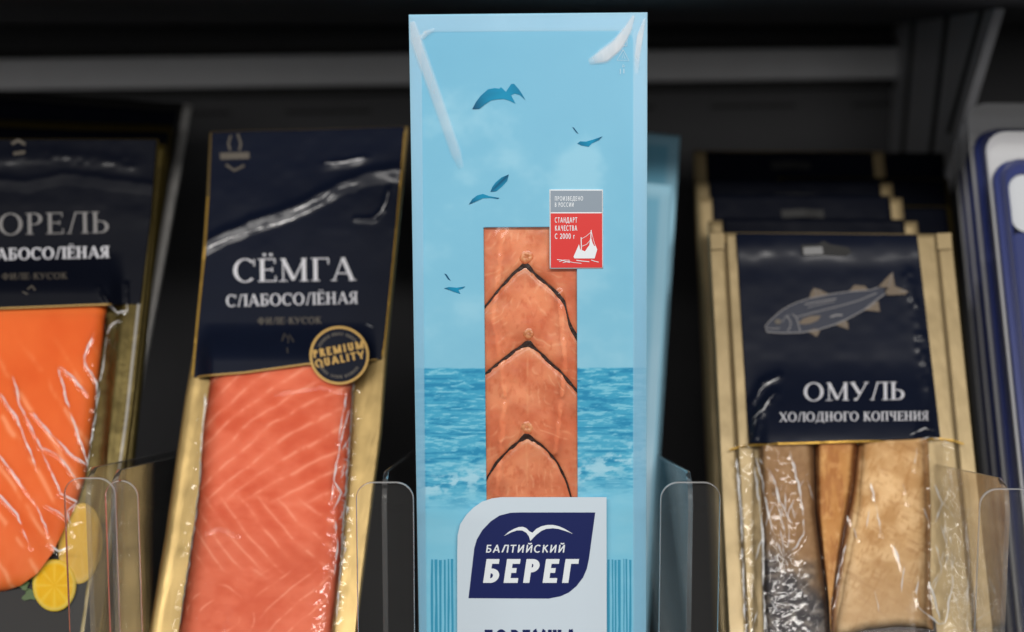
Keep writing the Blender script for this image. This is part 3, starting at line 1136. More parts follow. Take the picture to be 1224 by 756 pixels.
def salmon_pack():
    fr = Frame(337, 437, .80, 30, -.5, -6.7)
    root = thing('fish_pack', fr, 'pink salmon fillet pack with gold border and round quality seal', 'fish pack', 'vacuum packs with navy labels')
    yb = float(fr.px(0, .004)[1])
    L = poly([(251, 158), (247, 236), (240, 330), (231, 420), (221, 478), (210, 553), (197, 642), (178, 756)])
    R = poly([(488, 150), (476, 270), (462, 420), (455, 518), (448, 571), (425, 756)])
    top = curve([(0, 158), (.2, 156), (.5, 155), (.75, 153), (1, 151)])
    card = lambda X, Y: .0006 * fbm(X / 40, Y / 60, 200, 3) + .0008 * np.exp(-((X - L(Y) - 8) / 3.) ** 2)
    sheet('gold_card', fr, edgeS(L, R, top, lambda s: yb + 0 * s), 70, 150, card, M['gold'], root, None, .003)
    # fillet
    sL = poly([(253, 440), (243, 509), (237, 589), (228, 651), (214, 749)])
    sR = poly([(424, 425), (419, 553), (410, 651), (401, 731)])
    yb2 = yb - 70
    dm = dome(sL, sR, lambda x: 425 + 0 * x, lambda x: yb2 + 0 * x, .007, 24)
    fill = lambda X, Y: .0004 + dm(X, Y) + .0008 * fbm(X / 50, Y / 50, 210, 3)
    C = np.array

    def colr(X, Y):
        n = fbm(X / 40, Y / 30, 220, 4)
        nx = (X - 330) / 100.
        wob = 17 * (fbm(X / 60, Y / 50, 222, 3) - .5)
        # muscle bands: rise to the right above the seam, fall to the right below it, swirl further down
        p1 = (Y + 66 * nx - 22 * nx ** 2 + wob) / 23.
        p2 = (Y - 105 * nx + 25 * nx ** 2 + wob) / 27.
        d3 = np.hypot((X - 262) * .9, Y - 735) + wob * 1.2
        p3 = d3 / 17.
        p4 = (Y + 90 * nx + wob) / 24.

        def line(p, sharp=26):
            return np.maximum(0, np.cos(p * 2 * math.pi)) ** sharp
        m1 = sst(606, 586, Y + wob)
        m2 = sst(590, 606, Y + wob) * sst(688, 668, Y + wob)
        m3 = sst(672, 690, Y + wob)
        right = sst(300, 335, X + wob)
        ln = line(p1, 5) * m1 + line(p2, 6) * m2 * sst(.42, .56, n + .12) + (line(p3, 6) * (1 - right) * sst(.45, .7, fbm(X / 26, Y / 20, 227, 3)) + line(p4, 8) * right) * m3
        soft = (.5 + .5 * np.cos(p1 * 2 * math.pi)) * m1 + (.5 + .5 * np.cos(p2 * 2 * math.pi)) * m2 + .5 * m3
        c = mixc(C([212., 100, 68]), C([230., 130, 98]), sst(.3, .72, n) * .7 + .3 * soft)
        pale = sst(560, 700, Y) * .35 + .35 * np.exp(-(((X - 265) / 45) ** 2 + ((Y - 640) / 32) ** 2))
        c = mixc(c, C([232., 138, 108]), np.clip(pale, 0, 1) * (.4 + .6 * fbm(X / 12, Y / 18, 226, 3)))
        br = sst(.32, .55, fbm(X / 14, Y / 14, 228, 3))
        c = mixc(c, C([246., 172, 142]), .66 * np.clip(ln, 0, 1) * (.2 + .8 * br))
        c = mixc(c, C([238., 150, 120]), .35 * np.exp(-((Y - 598 - 5 * np.sin(X / 17)) / 4) ** 2) * br)
        c = mixc(c, C([196., 74, 48]), .12 * sst(.5, .7, fbm(X / 22, Y / 9, 229, 3)))
        return lin(c) * .90
    sheet('salmon_fillet', fr, edgeS(sL, sR, lambda s: 425 + 0 * s, lambda s: yb2 + 0 * s), 190, 400, fill, M['salmon'], root, colr)
    # label
    lL = poly([(253, 158), (250, 236), (246, 300), (237, 389), (231.5, 452)])
    lR = poly([(483, 151), (473, 269), (459, 408), (455, 430)])
    bot = curve([(0, 451), (.08, 448.5), (.28, 445), (.6, 435), (.9, 431), (1, 429)])
    fold = [(238, 294), (262, 281), (300, 265), (335, 254), (372, 238), (405, 220), (440, 207), (470, 202)]
    fold2 = [(372, 246), (392, 240), (408, 228), (402, 222), (380, 232)]
    fold3 = [(385, 197), (410, 193), (436, 189)]
    fold4 = [(425, 262), (447, 262), (458, 250), (464, 226)]

    def lab(X, Y):
        f = .0078 * sst(385, 432, Y) * sst(0, 22, X - 234) * sst(0, 26, 452 - X)
        f = f + pleat(X, Y, fold, 17, .0016) + pleat(X, Y, fold3, 9, .0009) * sst(375, 400, X) * sst(450, 430, X) + ridge(X, Y, fold4, 3.5, .0007)
        f = f + .0010 * fbm(X / 55, Y / 40, 230, 3) * sst(330, 250, Y)
        return .0022 + f
    lb = sheet('navy_label', fr, edgeS(lL, lR, lambda s: top(s) + .5, bot), 170, 230, lab, M['navy'], root, None, .0015)
    # gold edge lines
    strokes('gold_trim', fr, [([(float(lL(y)) - 1.5, y) for y in np.linspace(235, 450, 30)], 1.8)], lambda X, Y: lab(X, Y) * .5 + .0008, .0004, M['stripe_gold'], root)
    strokes('gold_trim', fr, [([(float(lR(y)) + 1.0, y) for y in np.linspace(158, 426, 30)], 1.2)], lambda X, Y: lab(X, Y) * .5 + .0008, .0004, M['stripe_gold'], root)
    ss = np.linspace(0.02, .98, 40)
    by = bot(ss)
    strokes('gold_trim', fr, [([(float(lL(y) + (lR(y) - lL(y)) * s), float(y) + .4) for s, y in zip(ss, by)], 1.6)], lab, .0003, M['gold_ink'], root)
    # lettering
    text('lettering', fr, 'СЁМГА', (279, 337.5), (424.5, 335.5), 27.5, lab, .0003, M['silver_ink'], root, .15, .05, True, 0, .11)
    text('lettering', fr, 'СЛАБОСОЛЁНАЯ', (270.5, 367), (428, 363), 14.2, lab, .0003, M['silver_ink'], root, .17, .07, True, 0, .1)
    text('lettering', fr, 'ФИЛЕ-КУСОК', (308, 388), (384, 387), 8, lab, .0003, M['dim_ink'], root, .18, .09, True, 0, .12)
    strokes('ornament', fr, [([(337, 408), (340, 399), (344, 404)], 1.2), ([(344, 410), (346, 400), (351, 409)], 1.2), ([(343, 416), (344, 422)], 1.)], lab, .0003, M['dim_ink'], root)
    em = bpy.data.objects
    strokes('crest_emblem', fr, [([(276, 162), (273, 172), (275, 180)], 2.5), ([(284, 160), (288, 172), (286, 180)], 2.5), ([(263, 187), (298, 186)], 8.), ([(270, 197), (280, 204), (292, 198)], 3.)], lab, .0003, M['dim_ink'], root)
    painted_glints(fr, [[(246, 298), (270, 287), (300, 276), (345, 264), (385, 245), (400, 232)], [(345, 255), (385, 236), (400, 226), (430, 218)], [(446, 262), (456, 254), (463, 240), (465, 228)], [(388, 196), (415, 194), (436, 188)], [(437, 388), (446, 392)]], lab, .0004, root, 1.5, 21)
    # round seal
    a = np.linspace(0, 2 * math.pi, 49)[:-1]
    seal_h = lambda X, Y: .0108 + 0 * X
    sd = flat_poly('quality_seal', fr, np.stack([405.5 + 35.5 * np.cos(a), 425 + 35 * np.sin(a)], 1), seal_h, 0, M['gold_ink'], root)
    flat_poly('seal_face', fr, np.stack([405.5 + 32.6 * np.cos(a), 425 + 32.1 * np.sin(a)], 1), seal_h, .00015, M['navy'], sd)
    text('seal_lettering', fr, 'PREMIUM', (374.5, 428.5), (436, 416.5), 9.6, seal_h, .0003, M['gold_ink'], sd, .24, .2, False, 0, .14)
    text('seal_lettering', fr, 'QUALITY', (377.5, 440), (436, 428.3), 9.4, seal_h, .0003, M['gold_ink'], sd, .24, .2, False, 0, .14)
    tk = []
    for a0, a1 in ((-155, -45), (35, 150)):
        for i, d in enumerate(np.radians(np.linspace(a0, a1, 22))):
            if i in (8, 15):
                continue
            c0, s0 = math.cos(d), math.sin(d)
            tk.append(([(405.5 + 24.5 * c0, 425 + 24 * s0), (405.5 + 28 * c0, 425 + 27.5 * s0)], 1.0 + .7 * TAB[i, 40]))
    strokes('seal_small_print', fr, tk, seal_h, .0003, M['dim_ink'], sd)
    # vacuum film
    lines = [[(423, 452), (420, 490), (418, 530), (414, 575), (411, 620), (407, 680), (402, 740)],
             [(418, 490), (409, 520), (400, 565), (396, 600)], [(405, 545), (399, 575), (408, 590), (398, 610)],
             [(246, 470), (241, 520), (238, 580), (231, 640), (222, 700), (214, 750)], [(415, 470), (404, 530)], [(400, 620), (404, 650), (399, 690)],
             [(240, 640), (262, 630), (285, 640)], [(330, 470), (380, 462), (416, 468)]]

    def fh(X, Y):
        h = np.maximum(.0010 + dm(X, Y), card(X, Y)) + .0007
        for k, l in enumerate(lines):
            h = h + ridge(X, Y, l, 2.2, .0004)
        near = sst(40, 0, np.minimum(np.abs(X - sR(Y)), np.abs(X - sL(Y)) * 1.5))
        return h + .0012 * near * crinkle(X, Y, 240)
    fL = lambda y: sL(y) - 9
    fR = lambda y: sR(y) + 9
    sheet('vacuum_film', fr, edgeS(fL, fR, lambda s: bot(s) + 3, lambda s: 800 + 0 * s), 260, 400, fh, M['film'], root)
    painted_glints(fr, lines[:6], fh, .0003, root, 2.0, 5)
    dots = [[(409 + 9 * TAB[i, 3] - i * .25, 520 + i * 7), (411 + 9 * TAB[i, 5] - i * .25, 526 + i * 7)] for i in range(22)]
    painted_glints(fr, [[a, ((a[0] + b[0]) / 2 + 2, (a[1] + b[1]) / 2), (b[0] - 3, b[1] + 5)] for a, b in dots], fh, .0003, root, 2.6, 6)


salmon_pack()


# ------------------------------------------------------------------ TROUT PACK (orange fillet with lemon)
def trout_pack():
    fr = Frame(34, 444, .80, 28, .1, -2.)
    root = thing('fish_pack', fr, 'orange trout fillet pack with lemon slice and wrinkled shiny film', 'fish pack', 'vacuum packs with navy labels')
    yb = float(fr.px(0, .004)[1])
    L = poly([(-50, 165), (-135, 756)])
    R = poly([(189, 165), (182, 260), (172, 360), (157, 500), (143, 600), (120, 756)])
    card = lambda X, Y: .0008 * fbm(X / 30, Y / 60, 300, 3) + .0014 * np.exp(-((X - R(Y) + 22) / 7.) ** 2)
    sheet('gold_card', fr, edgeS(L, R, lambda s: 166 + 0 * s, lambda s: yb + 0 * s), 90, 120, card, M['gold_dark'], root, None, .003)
    sL = poly([(-40, 340), (-100, 720)])
    sR = poly([(133, 350), (128, 365), (113, 491), (102, 570), (78, 650), (60, 720)])
    Bc = curve([(-110, 712), (0, 708), (31, 703), (60, 690), (90, 640), (110, 560), (140, 470)])
    dm = dome(sL, sR, lambda x: 340 + 0 * x, Bc, .007, 22)
    fill = lambda X, Y: .0005 + dm(X, Y)
    C = np.array

    def colr(X, Y):
        n = fbm(X / 50, Y / 60, 320, 4)
        wob = 14 * (fbm(X / 60, Y / 60, 322, 3) - .5)
        p = (Y * .55 - X * .85 + wob) / 34.
        ln = np.maximum(0, np.cos(p * 2 * math.pi)) ** 7
        c = mixc(C([220., 96, 34]), C([236., 124, 58]), n)
        c = mixc(c, C([250., 184, 142]), .75 * ln * sst(390, 500, Y) * sst(.3, .55, fbm(X / 20, Y / 26, 324, 3)))
        c = mixc(c, C([242., 140, 92]), .5 * sst(440, 620, Y) * fbm(X / 16, Y / 30, 326, 3))
        return lin(c) * .88
    sheet('trout_fillet', fr, edgeS(sL, sR, lambda s: 340 + 0 * s, lambda s: np.interp(s, [0, .62, .75, .85, .93, 1], [712, 708, 700, 686, 660, 600])), 170, 250, fill, M['salmon'], root, colr)
    # dark base print, herb and lemon
    flat_poly('dark_base_print', fr, [(-140, 690), (10, 688), (60, 665), (100, 640), (128, 622), (128, 700), (110, 800), (-150, 800)], .0016, 0, M['black'], root)
    for (x, y, r, a0) in ((36, 712, 9, .3), (44, 694, 8, 2.2), (28, 700, 7, 4.0)):
        aa = np.linspace(0, 2 * math.pi, 15)[:-1]
        rr = r * (1 + .35 * np.sin(aa * 3 + a0))
        flat_poly('herb_leaf', fr, np.stack([x + rr * np.cos(aa), y + .7 * rr * np.sin(aa)], 1), .0024, .0002 * a0, M['herb'], root)
    us = np.linspace(0, 1, 14)
    ang = np.linspace(0, 2 * math.pi, 61)
    A, Rr = np.meshgrid(ang, us)
    X, Y = 65 + 26 * Rr * np.cos(A), 700 + 31 * Rr * np.sin(A)
    H = .0030 + .0014 * np.sqrt(np.maximum(0, 1 - Rr ** 6))
    u, v = fr.uv(X, Y, H)
    seg = np.abs(np.cos(A * 4)) ** 14
    c = mixc(np.array([226., 172, 8]), np.array([238., 194, 30]), fbm(X / 14, Y / 14, 330, 3))
    c = mixc(c, np.array([246., 220, 120]), .4 * seg * sst(.95, .8, Rr) * sst(.02, .1, Rr))
    c = mixc(c, np.array([244., 222, 130]), sst(.82, .88, Rr) * .8)
    c = mixc(c, np.array([240., 200, 30]), sst(.92, .95, Rr))
    fast_mesh('lemon_slice', np.stack([u, -H, v], -1).reshape(-1, 3), grid_quads(14, 61)[:, ::-1], M['lemon_flesh'], root, lin(c).reshape(-1, 3))
    X2, Y2 = 96 + 26 * Rr * np.cos(A) + 5 * Rr * np.sin(A), 650 + 46 * Rr * np.sin(A) - 14 * Rr * np.cos(A)
    u, v = fr.uv(X2, Y2, H * .7)
    fast_mesh('lemon_slice', np.stack([u, -H * .7, v], -1).reshape(-1, 3), grid_quads(14, 61)[:, ::-1], M['lemon_flesh'], root, lin(mixc(c, np.array([214., 178, 110]), 0 * A + .6)).reshape(-1, 3))
    # label
    lL = poly([(-48, 166), (-76, 368)])
    lR = poly([(187, 166), (180, 260), (168, 356)])
    bot = curve([(0, 371), (.3, 369), (.78, 364.5), (1, 363)])

    def lab(X, Y):
        f = .0078 * sst(300, 352, Y) * sst(0, 26, 152 - X)
        f = f + pleat(X, Y, [(-30, 212), (30, 218), (80, 208), (190, 222)], 14, .0006) + ridge(X, Y, [(-10, 190), (50, 186), (160, 196)], 9, .0006)
        f = f + ridge(X, Y, [(118, 344), (130, 364), (141, 374), (152, 371), (151, 340)], 2.5, .0012)
        return .0022 + f + .001 * fbm(X / 60, Y / 40, 330, 3) * sst(300, 240, Y)
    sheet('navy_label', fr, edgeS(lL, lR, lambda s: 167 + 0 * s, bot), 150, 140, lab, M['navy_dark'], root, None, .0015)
    ss = np.linspace(.2, .86, 40)
    by = bot(ss)
    strokes('gold_trim', fr, [([(float(lL(y) + (lR(y) - lL(y)) * s), float(y)) for s, y in zip(ss, by)], 1.4)], lab, .0003, M['gold_ink'], root)
    text('lettering', fr, 'ФОРЕЛЬ', (-36, 282), (131, 278.5), 25.5, lab, .0003, M['shaded_ink'], root, .14, .05, True, 0, .13)
    text('lettering', fr, 'СЛАБОСОЛЁНАЯ', (-32, 312), (131, 308.3), 14, lab, .0003, M['silver_ink'], root, .19, .08, True, 0, .09)
    text('lettering', fr, 'ФИЛЕ-КУСОК', (2, 334.5), (80, 333.5), 7.5, lab, .0003, M['dim_ink'], root, .18, .09, True, 0, .12)
    strokes('ornament', fr, [([(33, 346), (38, 342), (42, 347)], 2.), ([(27, 349), (33, 352)], 1.3)], lab, .0003, M['dim_ink'], root)
    strokes('crest_emblem', fr, [([(14, 172), (22, 168), (30, 173)], 3.5), ([(16, 184), (30, 182)], 4)], lab, .0003, M['dim_ink'], root)
    lines = [[(117.6, 343.7), (129.6, 364), (140.7, 374), (152, 371.5), (151, 340)],
             [(115, 394), (105.5, 414), (100, 427), (102, 436), (109, 447), (116, 458.5), (116, 473)],
             [(142.6, 382.6), (131.5, 390), (128, 401), (124, 432.6), (118.5, 468), (112, 510), (104, 560)],
             [(103.7, 472), (87, 451), (69.4, 437), (71, 449), (76, 462), (80, 480), (91, 513), (106, 557)],
             [(38, 493), (62, 520), (87.6, 546), (105, 556)],
             [(18, 465), (22, 480), (35, 507), (47.5, 533), (62, 567.6), (73, 589.5), (97, 604)],
             [(-5, 540), (0, 545), (22, 575), (44, 604), (58, 640)], [(55, 604), (72, 614), (86, 626)],
             [(47, 533), (70, 545), (96, 580)], [(-4, 588), (20, 615), (37, 655)], [(15, 450), (24, 478)], [(0, 470), (20, 500), (44, 560)],
             [(70, 590), (92, 600), (80, 612), (88, 640)], [(58, 650), (70, 660), (84, 652)]]

    def fh(X, Y):
        h = np.maximum(.0005 + fdm(X, Y), card(X, Y)) + .0008 + .0060 * np.clip((Y - 540) / 250, 0, 1)
        for k, l in enumerate(lines):
            h = h + ridge(X, Y, l, 2.3, .0004)
        return h + .0010 * crinkle(X, Y, 342) * sst(35, 0, np.abs(X - sR(Y))) * sst(660, 610, Y)
    fL = lambda y: y * 0 - 25
    fdm = dome(lambda y: y * 0 - 60, lambda y: np.maximum(sR(y), 128 - (y - 560) * .1 * (y > 560)), lambda x: 340 + 0 * x, lambda x: 840 + 0 * x, .0072, 22)
    sheet('vacuum_film', fr, edgeS(fL, lambda y: R(y) - 14, lambda s: 375 + 0 * s, lambda s: 790 + 0 * s), 260, 420, fh, M['film'], root)
    painted_glints(fr, lines, fh, .0003, root, 2.1, 9)
    strokes('film_weld', fr, [([(float(R(y)) - 6, y) for y in np.linspace(360, 800, 40)], 3.5)], card, .0012, M['weld_and_glint'], root)


trout_pack()


def plain_pack(name, xl, xr, yt, depth, lean, roll, yaw, label, cat, group, card, print_, border=.006, edge=None, seed=0, slot=False, top=.006):
    """a pack of which only rims show: card, label panel, film"""
    fr = Frame((xl + xr) / 2, yt, depth, lean, roll, yaw)
    w = float(fr.uv(xr, yt)[0] - fr.uv(xl, yt)[0])
    hgt = float(fr.uv((xl + xr) / 2, yt)[1])
    root = thing(name, fr, label, cat, group)

    def grid(nm, u0, u1, v0, v1, n, m, h0, amp, mat, th):
        U, V = np.meshgrid(np.linspace(u0, u1, n), np.linspace(v0, v1, m)[::-1])
        H = h0 + amp * fbm(U * 30 + seed, V * 22, 40 + seed, 3) + .3 * amp * np.abs(fbm(U * 120, V * 80, 60 + seed, 2) - .5)
        P = np.stack([U, -H, V], -1).reshape(-1, 3)
        Q = grid_quads(m, n)
        P, Q, _ = add_walls(P, Q, th, None)
        return fast_mesh(nm, P, Q, mat, root)
    grid('card', -w / 2, w / 2, .004, hgt, 30, 70, 0, .001, card, .004)
    grid('label_panel', -w / 2 + border, w / 2 - border, .12, hgt - top, 40, 70, .0012, .0026, print_, .002)
    if edge:
        grid('edge_strip', w / 2 - .0005, w / 2 + edge[0], .004, hgt, 4, 60, .0004, .001, edge[1], .003)
    if slot:
        U, V = np.meshgrid(np.linspace(-.012, .012, 12), np.linspace(hgt - .014, hgt - .009, 6)[::-1])
        fast_mesh('hang_slot', np.stack([U, -.0042 + 0 * U - .0006 * np.cos(U * 300), V], -1).reshape(-1, 3), grid_quads(6, 12), M['black'], root)
    return fr, root


# packs behind the trout and salmon packs
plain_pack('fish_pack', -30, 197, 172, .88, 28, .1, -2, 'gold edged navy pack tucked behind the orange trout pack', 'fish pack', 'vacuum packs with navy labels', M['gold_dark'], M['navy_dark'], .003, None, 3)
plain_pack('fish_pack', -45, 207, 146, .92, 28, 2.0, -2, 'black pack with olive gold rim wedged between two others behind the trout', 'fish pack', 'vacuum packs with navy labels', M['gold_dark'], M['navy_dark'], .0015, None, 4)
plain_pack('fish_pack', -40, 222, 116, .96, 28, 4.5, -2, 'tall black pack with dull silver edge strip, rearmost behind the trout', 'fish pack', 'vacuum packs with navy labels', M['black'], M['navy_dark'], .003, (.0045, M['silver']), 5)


# ------------------------------------------------------------------ SMOKED WHITEFISH PACK
def omul_pack():
    fr = Frame(1011, 506, .80, 29, .4, .8)
    root = thing('fish_pack', fr, 'beige card pack with a fish drawing and smoked golden fillets under film', 'fish pack', 'beige smoked fish packs')
    yb = float(fr.px(0, .004)[1])
    L = poly([(848, 277), (856, 420), (864, 600), (872, 756)])
    R = poly([(1137, 280), (1160, 500), (1187, 756)])
    L2 = poly([(866, 277), (874, 420), (884, 600), (893, 756)])
    R2 = poly([(1119, 280), (1141, 500), (1166, 756)])
    card = lambda X, Y: .0005 * fbm(X / 40, Y / 40, 400, 3) + .0012 * sst(-1, 3, X - L2(Y)) * sst(-1, 3, R2(Y) - X) - .0012 * np.exp(-((X - L2(Y)) / 1.8) ** 2) - .0012 * np.exp(-((X - R2(Y)) / 1.8) ** 2)
    sheet('beige_card', fr, edgeS(L, R, lambda s: 278 + 2 * s, lambda s: yb + 0 * s), 260, 120, card, M['kraft'], root, None, .003)
    for Lx in (L2, R2):
        strokes('crease_line', fr, [([(float(Lx(y)), y) for y in np.linspace(290, 800, 30)], 1.3)], card, .0003, M['cavity'], root)
    for px in ((849, 865), (1120, 1137)):
        strokes('corner_tab', fr, [([((px[0] + px[1]) / 2, 279), ((px[0] + px[1]) / 2 + .8, 298)], px[1] - px[0])], lambda X, Y: .0012 + 0 * X, .0008, M['kraft'], root)
    lL = poly([(880, 278), (895, 527)])
    lR = poly([(1096, 280), (1124, 523)])
    bot = curve([(0, 530), (.33, 528.5), (.7, 526), (1, 523)])

    def lab(X, Y):
        f = .0088 * sst(430, 525, Y) * sst(0, 34, X - 888) * sst(0, 34, 1124 - X)
        f = f + ridge(X, Y, [(900, 480), (912, 458), (930, 450)], 5, .0014) + ridge(X, Y, [(898, 540), (905, 500), (925, 470)], 6, .0016)
        f = f + .0010 * fbm(X / 60, Y / 45, 430, 3) + ridge(X, Y, [(1085, 330), (1100, 400), (1112, 480)], 8, .0012)
        f = f + .0009 * np.sin(Y / 11.) * sst(345, 290, Y)
        return .0024 + f
    sheet('navy_label', fr, edgeS(lL, lR, lambda s: 279 + 2 * s, bot), 150, 170, lab, M['navy'], root, None, .0015)
    strokes('gold_trim', fr, [([(872, 538), (890, 533), (930, 530.5), (971, 529.5), (1040, 527.5), (1121, 524.5), (1140, 527), (1152, 531)], 2.)], lambda X, Y: lab(X, Y), .0004, M['stripe_gold'], root)
    # hang slot
    flat_poly('hang_slot', fr, [(958, 293), (978, 292), (984, 288), (992, 292), (1014, 296), (1018, 302), (1012, 306), (985, 305), (958, 305)], lab, .0004, M['black'], root)
    flat_poly('slot_glint', fr, [(960, 296), (983, 295), (984, 304), (961, 305)], lab, .0007, M['weld_and_glint'], root)  # painted glint: milky patch on the left half of the slot
    # fish drawing
    z7 = zc(890, 310, 5.564)
    fins = [[(890, 185), (940, 130), (985, 85), (1000, 180), (960, 190)], [(1000, 180), (1090, 215), (1070, 235), (950, 240), (935, 215), (960, 190)],
            [(430, 265), (440, 225), (460, 192), (500, 202), (570, 238)], [(695, 215), (730, 172), (800, 178), (825, 208)],
            [(785, 340), (850, 290), (890, 280), (900, 350), (860, 345)], [(600, 435), (650, 408), (685, 415), (692, 467)], [(415, 478), (470, 462), (502, 480), (480, 517)]]
    M['fin_ink'] = flat('dull_fin_ink', (104, 90, 74), .45)
    M['fish_fill'] = flat('dark_fish_fill', (30, 36, 54), .45)
    M['fish_line'] = flat('fish_line_ink', (128, 126, 128), .45)
    topc = [(135, 450), (160, 420), (200, 380), (250, 340), (300, 310), (360, 284), (430, 262), (560, 235), (700, 215), (840, 205), (890, 188)]
    botc = [(140, 462), (152, 485), (260, 492), (380, 488), (480, 472), (600, 435), (700, 390), (790, 340), (880, 270), (935, 230)]
    fish = flat_poly('fish_drawing', fr, z7(topc + [(925, 190)] + botc[::-1]), lab, .0003, M['fish_fill'], root)
    for f in fins:
        flat_poly('fin', fr, z7(f), lab, .0005, M['fin_ink'], fish)
    flat_poly('side_highlight', fr, z7([(360, 425), (390, 395), (440, 378), (508, 375), (490, 405), (440, 428), (390, 436)]), lab, .0006, M['fin_ink'], fish)
    ln = [(z7(topc), 1.1), (z7(botc), 1.3), (z7([(320, 365), (345, 390), (358, 430), (370, 480)]), 1.2), (z7([(275, 378), (300, 400), (308, 430), (300, 460), (285, 478)]), 1.1),
          (z7([(350, 385), (430, 362), (500, 345), (640, 310), (760, 275), (880, 225)]), 1.0), (z7([(400, 300), (500, 280), (610, 262)]), 1.2), (z7([(420, 320), (520, 296), (600, 278)]), .8),
          (z7([(140, 455), (180, 462), (235, 460)]), .9), (z7([(570, 385), (610, 372), (650, 372)]), 2.), (z7([(300, 370), (270, 385), (250, 420)]), .7), (z7([(470, 195), (480, 240)]), .5), (z7([(500, 203), (515, 242)]), .5),
          (z7([(985, 88), (960, 185)]), .6), (z7([(1080, 215), (960, 205)]), .6), (z7([(880, 285), (815, 335)]), .6), (z7([(655, 410), (670, 455)]), .5)]
    strokes('drawing_line', fr, ln, lab, .0008, M['fish_line'], fish)
    a = np.linspace(0, 2 * math.pi, 17)[:-1]
    flat_poly('eye', fr, np.stack([890 + (222 + 22 * np.cos(a)) / 5.564, 310 + (415 + 18 * np.sin(a)) / 5.564], 1), lab, .001, M['dim_ink'], fish)
    text('lettering', fr, 'ОМУЛЬ', (961, 479.5), (1082, 478), 21.5, lab, .0004, M['silver_ink'], root, .15, .055, True, 0, .1)
    text('lettering', fr, 'ХОЛОДНОГО КОПЧЕНИЯ', (932, 504.3), (1110, 502.7), 11, lab, .0004, M['silver_ink'], root, .17, .075, True, 0, .1)
    # fillets
    C = np.array
    yb2 = yb - 60
    e0 = poly([(905, 500), (910, 600), (911, 700), (914, 800)])
    e1 = poly([(972, 500), (974, 532), (976, 613), (984, 676), (990, 720), (996, 800)])
    e2 = poly([(1027, 500), (1025, 536), (1020, 582), (1014, 613), (1005, 660), (994, 726), (992, 800)])
    e3 = poly([(1108, 500), (1110, 536), (1113, 614), (1112, 707), (1120, 800)])

    def fillet(Lf, Rf, bot_, hh, pal, seed, nm, ns):
        def h(X, Y, nz=1.):
            w = np.maximum(Rf(Y) - Lf(Y), 1)
            q = np.clip((X - Lf(Y)) / w, 0, 1) * 2 - 1
            e = np.clip((bot_(X) - Y) / 12, 0, 1)
            return .001 + nz * .0009 * fbm(X / 18, Y / 30, seed, 4) + hh * np.maximum(0, 1 - np.abs(q) ** 7) ** .6 * np.sqrt(np.maximum(0, 1 - (1 - e) ** 2))

        def S(s, t):
            y = 522 + t * (bot_(np.asarray(1000. + 0 * s)) - 522)
            x = Lf(y) + (Rf(y) - Lf(y)) * s
            y = 522 + t * (bot_(x) - 522)
            return x, y
        return sheet(nm, fr, S, ns, 200, h, M['omul'], root, lambda X, Y: lin(pal(X, Y))), h

    def pal_left(X, Y):
        n = fbm(X / 7, Y / 7, 450, 5)
        c = mixc(C([138., 104, 70]), C([172., 140, 104]), n)
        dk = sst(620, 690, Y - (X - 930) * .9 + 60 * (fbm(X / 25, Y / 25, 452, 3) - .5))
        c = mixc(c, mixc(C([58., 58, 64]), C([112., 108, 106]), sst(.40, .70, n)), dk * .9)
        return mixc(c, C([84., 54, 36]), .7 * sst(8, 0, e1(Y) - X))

    def pal_mid(X, Y):
        n = fbm(X / 12, Y / 20, 460, 5)
        c = mixc(C([176., 122, 64]), C([206., 158, 98]), n)
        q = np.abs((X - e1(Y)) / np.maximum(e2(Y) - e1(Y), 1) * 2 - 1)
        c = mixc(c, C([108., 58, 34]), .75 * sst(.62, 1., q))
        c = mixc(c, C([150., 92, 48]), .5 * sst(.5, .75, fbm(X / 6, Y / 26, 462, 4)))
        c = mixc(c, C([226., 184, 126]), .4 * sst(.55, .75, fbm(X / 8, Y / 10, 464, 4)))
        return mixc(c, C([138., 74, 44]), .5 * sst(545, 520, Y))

    def pal_right(X, Y):
        n = fbm(X / 22, Y / 22, 470, 5)
        fine = fbm(X / 3.5 + Y / 9, Y / 9, 474, 3)
        c = mixc(C([186., 146, 96]), C([222., 190, 144]), sst(.25, .75, n))
        c = mixc(c, C([150., 104, 60]), .35 * sst(.55, .8, fbm((X + Y * .5) / 26, (Y - X * .5) / 5, 476, 4)))
        c = mixc(c, C([166., 120, 70]), .45 * sst(.58, .75, fine))
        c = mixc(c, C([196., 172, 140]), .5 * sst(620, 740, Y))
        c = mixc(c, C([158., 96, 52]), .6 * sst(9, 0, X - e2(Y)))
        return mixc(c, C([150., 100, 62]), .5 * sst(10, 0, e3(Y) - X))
    low = lambda x: yb2 + 0 * x
    botR = curve([(980, 762), (1012, 760), (1036, 753), (1073, 749), (1105, 751), (1125, 757)])
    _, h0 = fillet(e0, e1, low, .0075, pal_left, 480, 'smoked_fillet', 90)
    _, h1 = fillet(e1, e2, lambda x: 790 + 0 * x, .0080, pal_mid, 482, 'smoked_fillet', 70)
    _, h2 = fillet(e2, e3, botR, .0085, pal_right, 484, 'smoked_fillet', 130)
    sheet('fillet_underside', fr, edgeS(poly([(985, 740), (992, 800)]), poly([(1118, 740), (1126, 800)]), lambda s: 740 + 0 * s, lambda s: yb2 + 0 * s), 20, 40, lambda X, Y: .0022 + 0 * X, M['skin'], root)
    # film
    z6 = zc(880, 520, 3.2036)
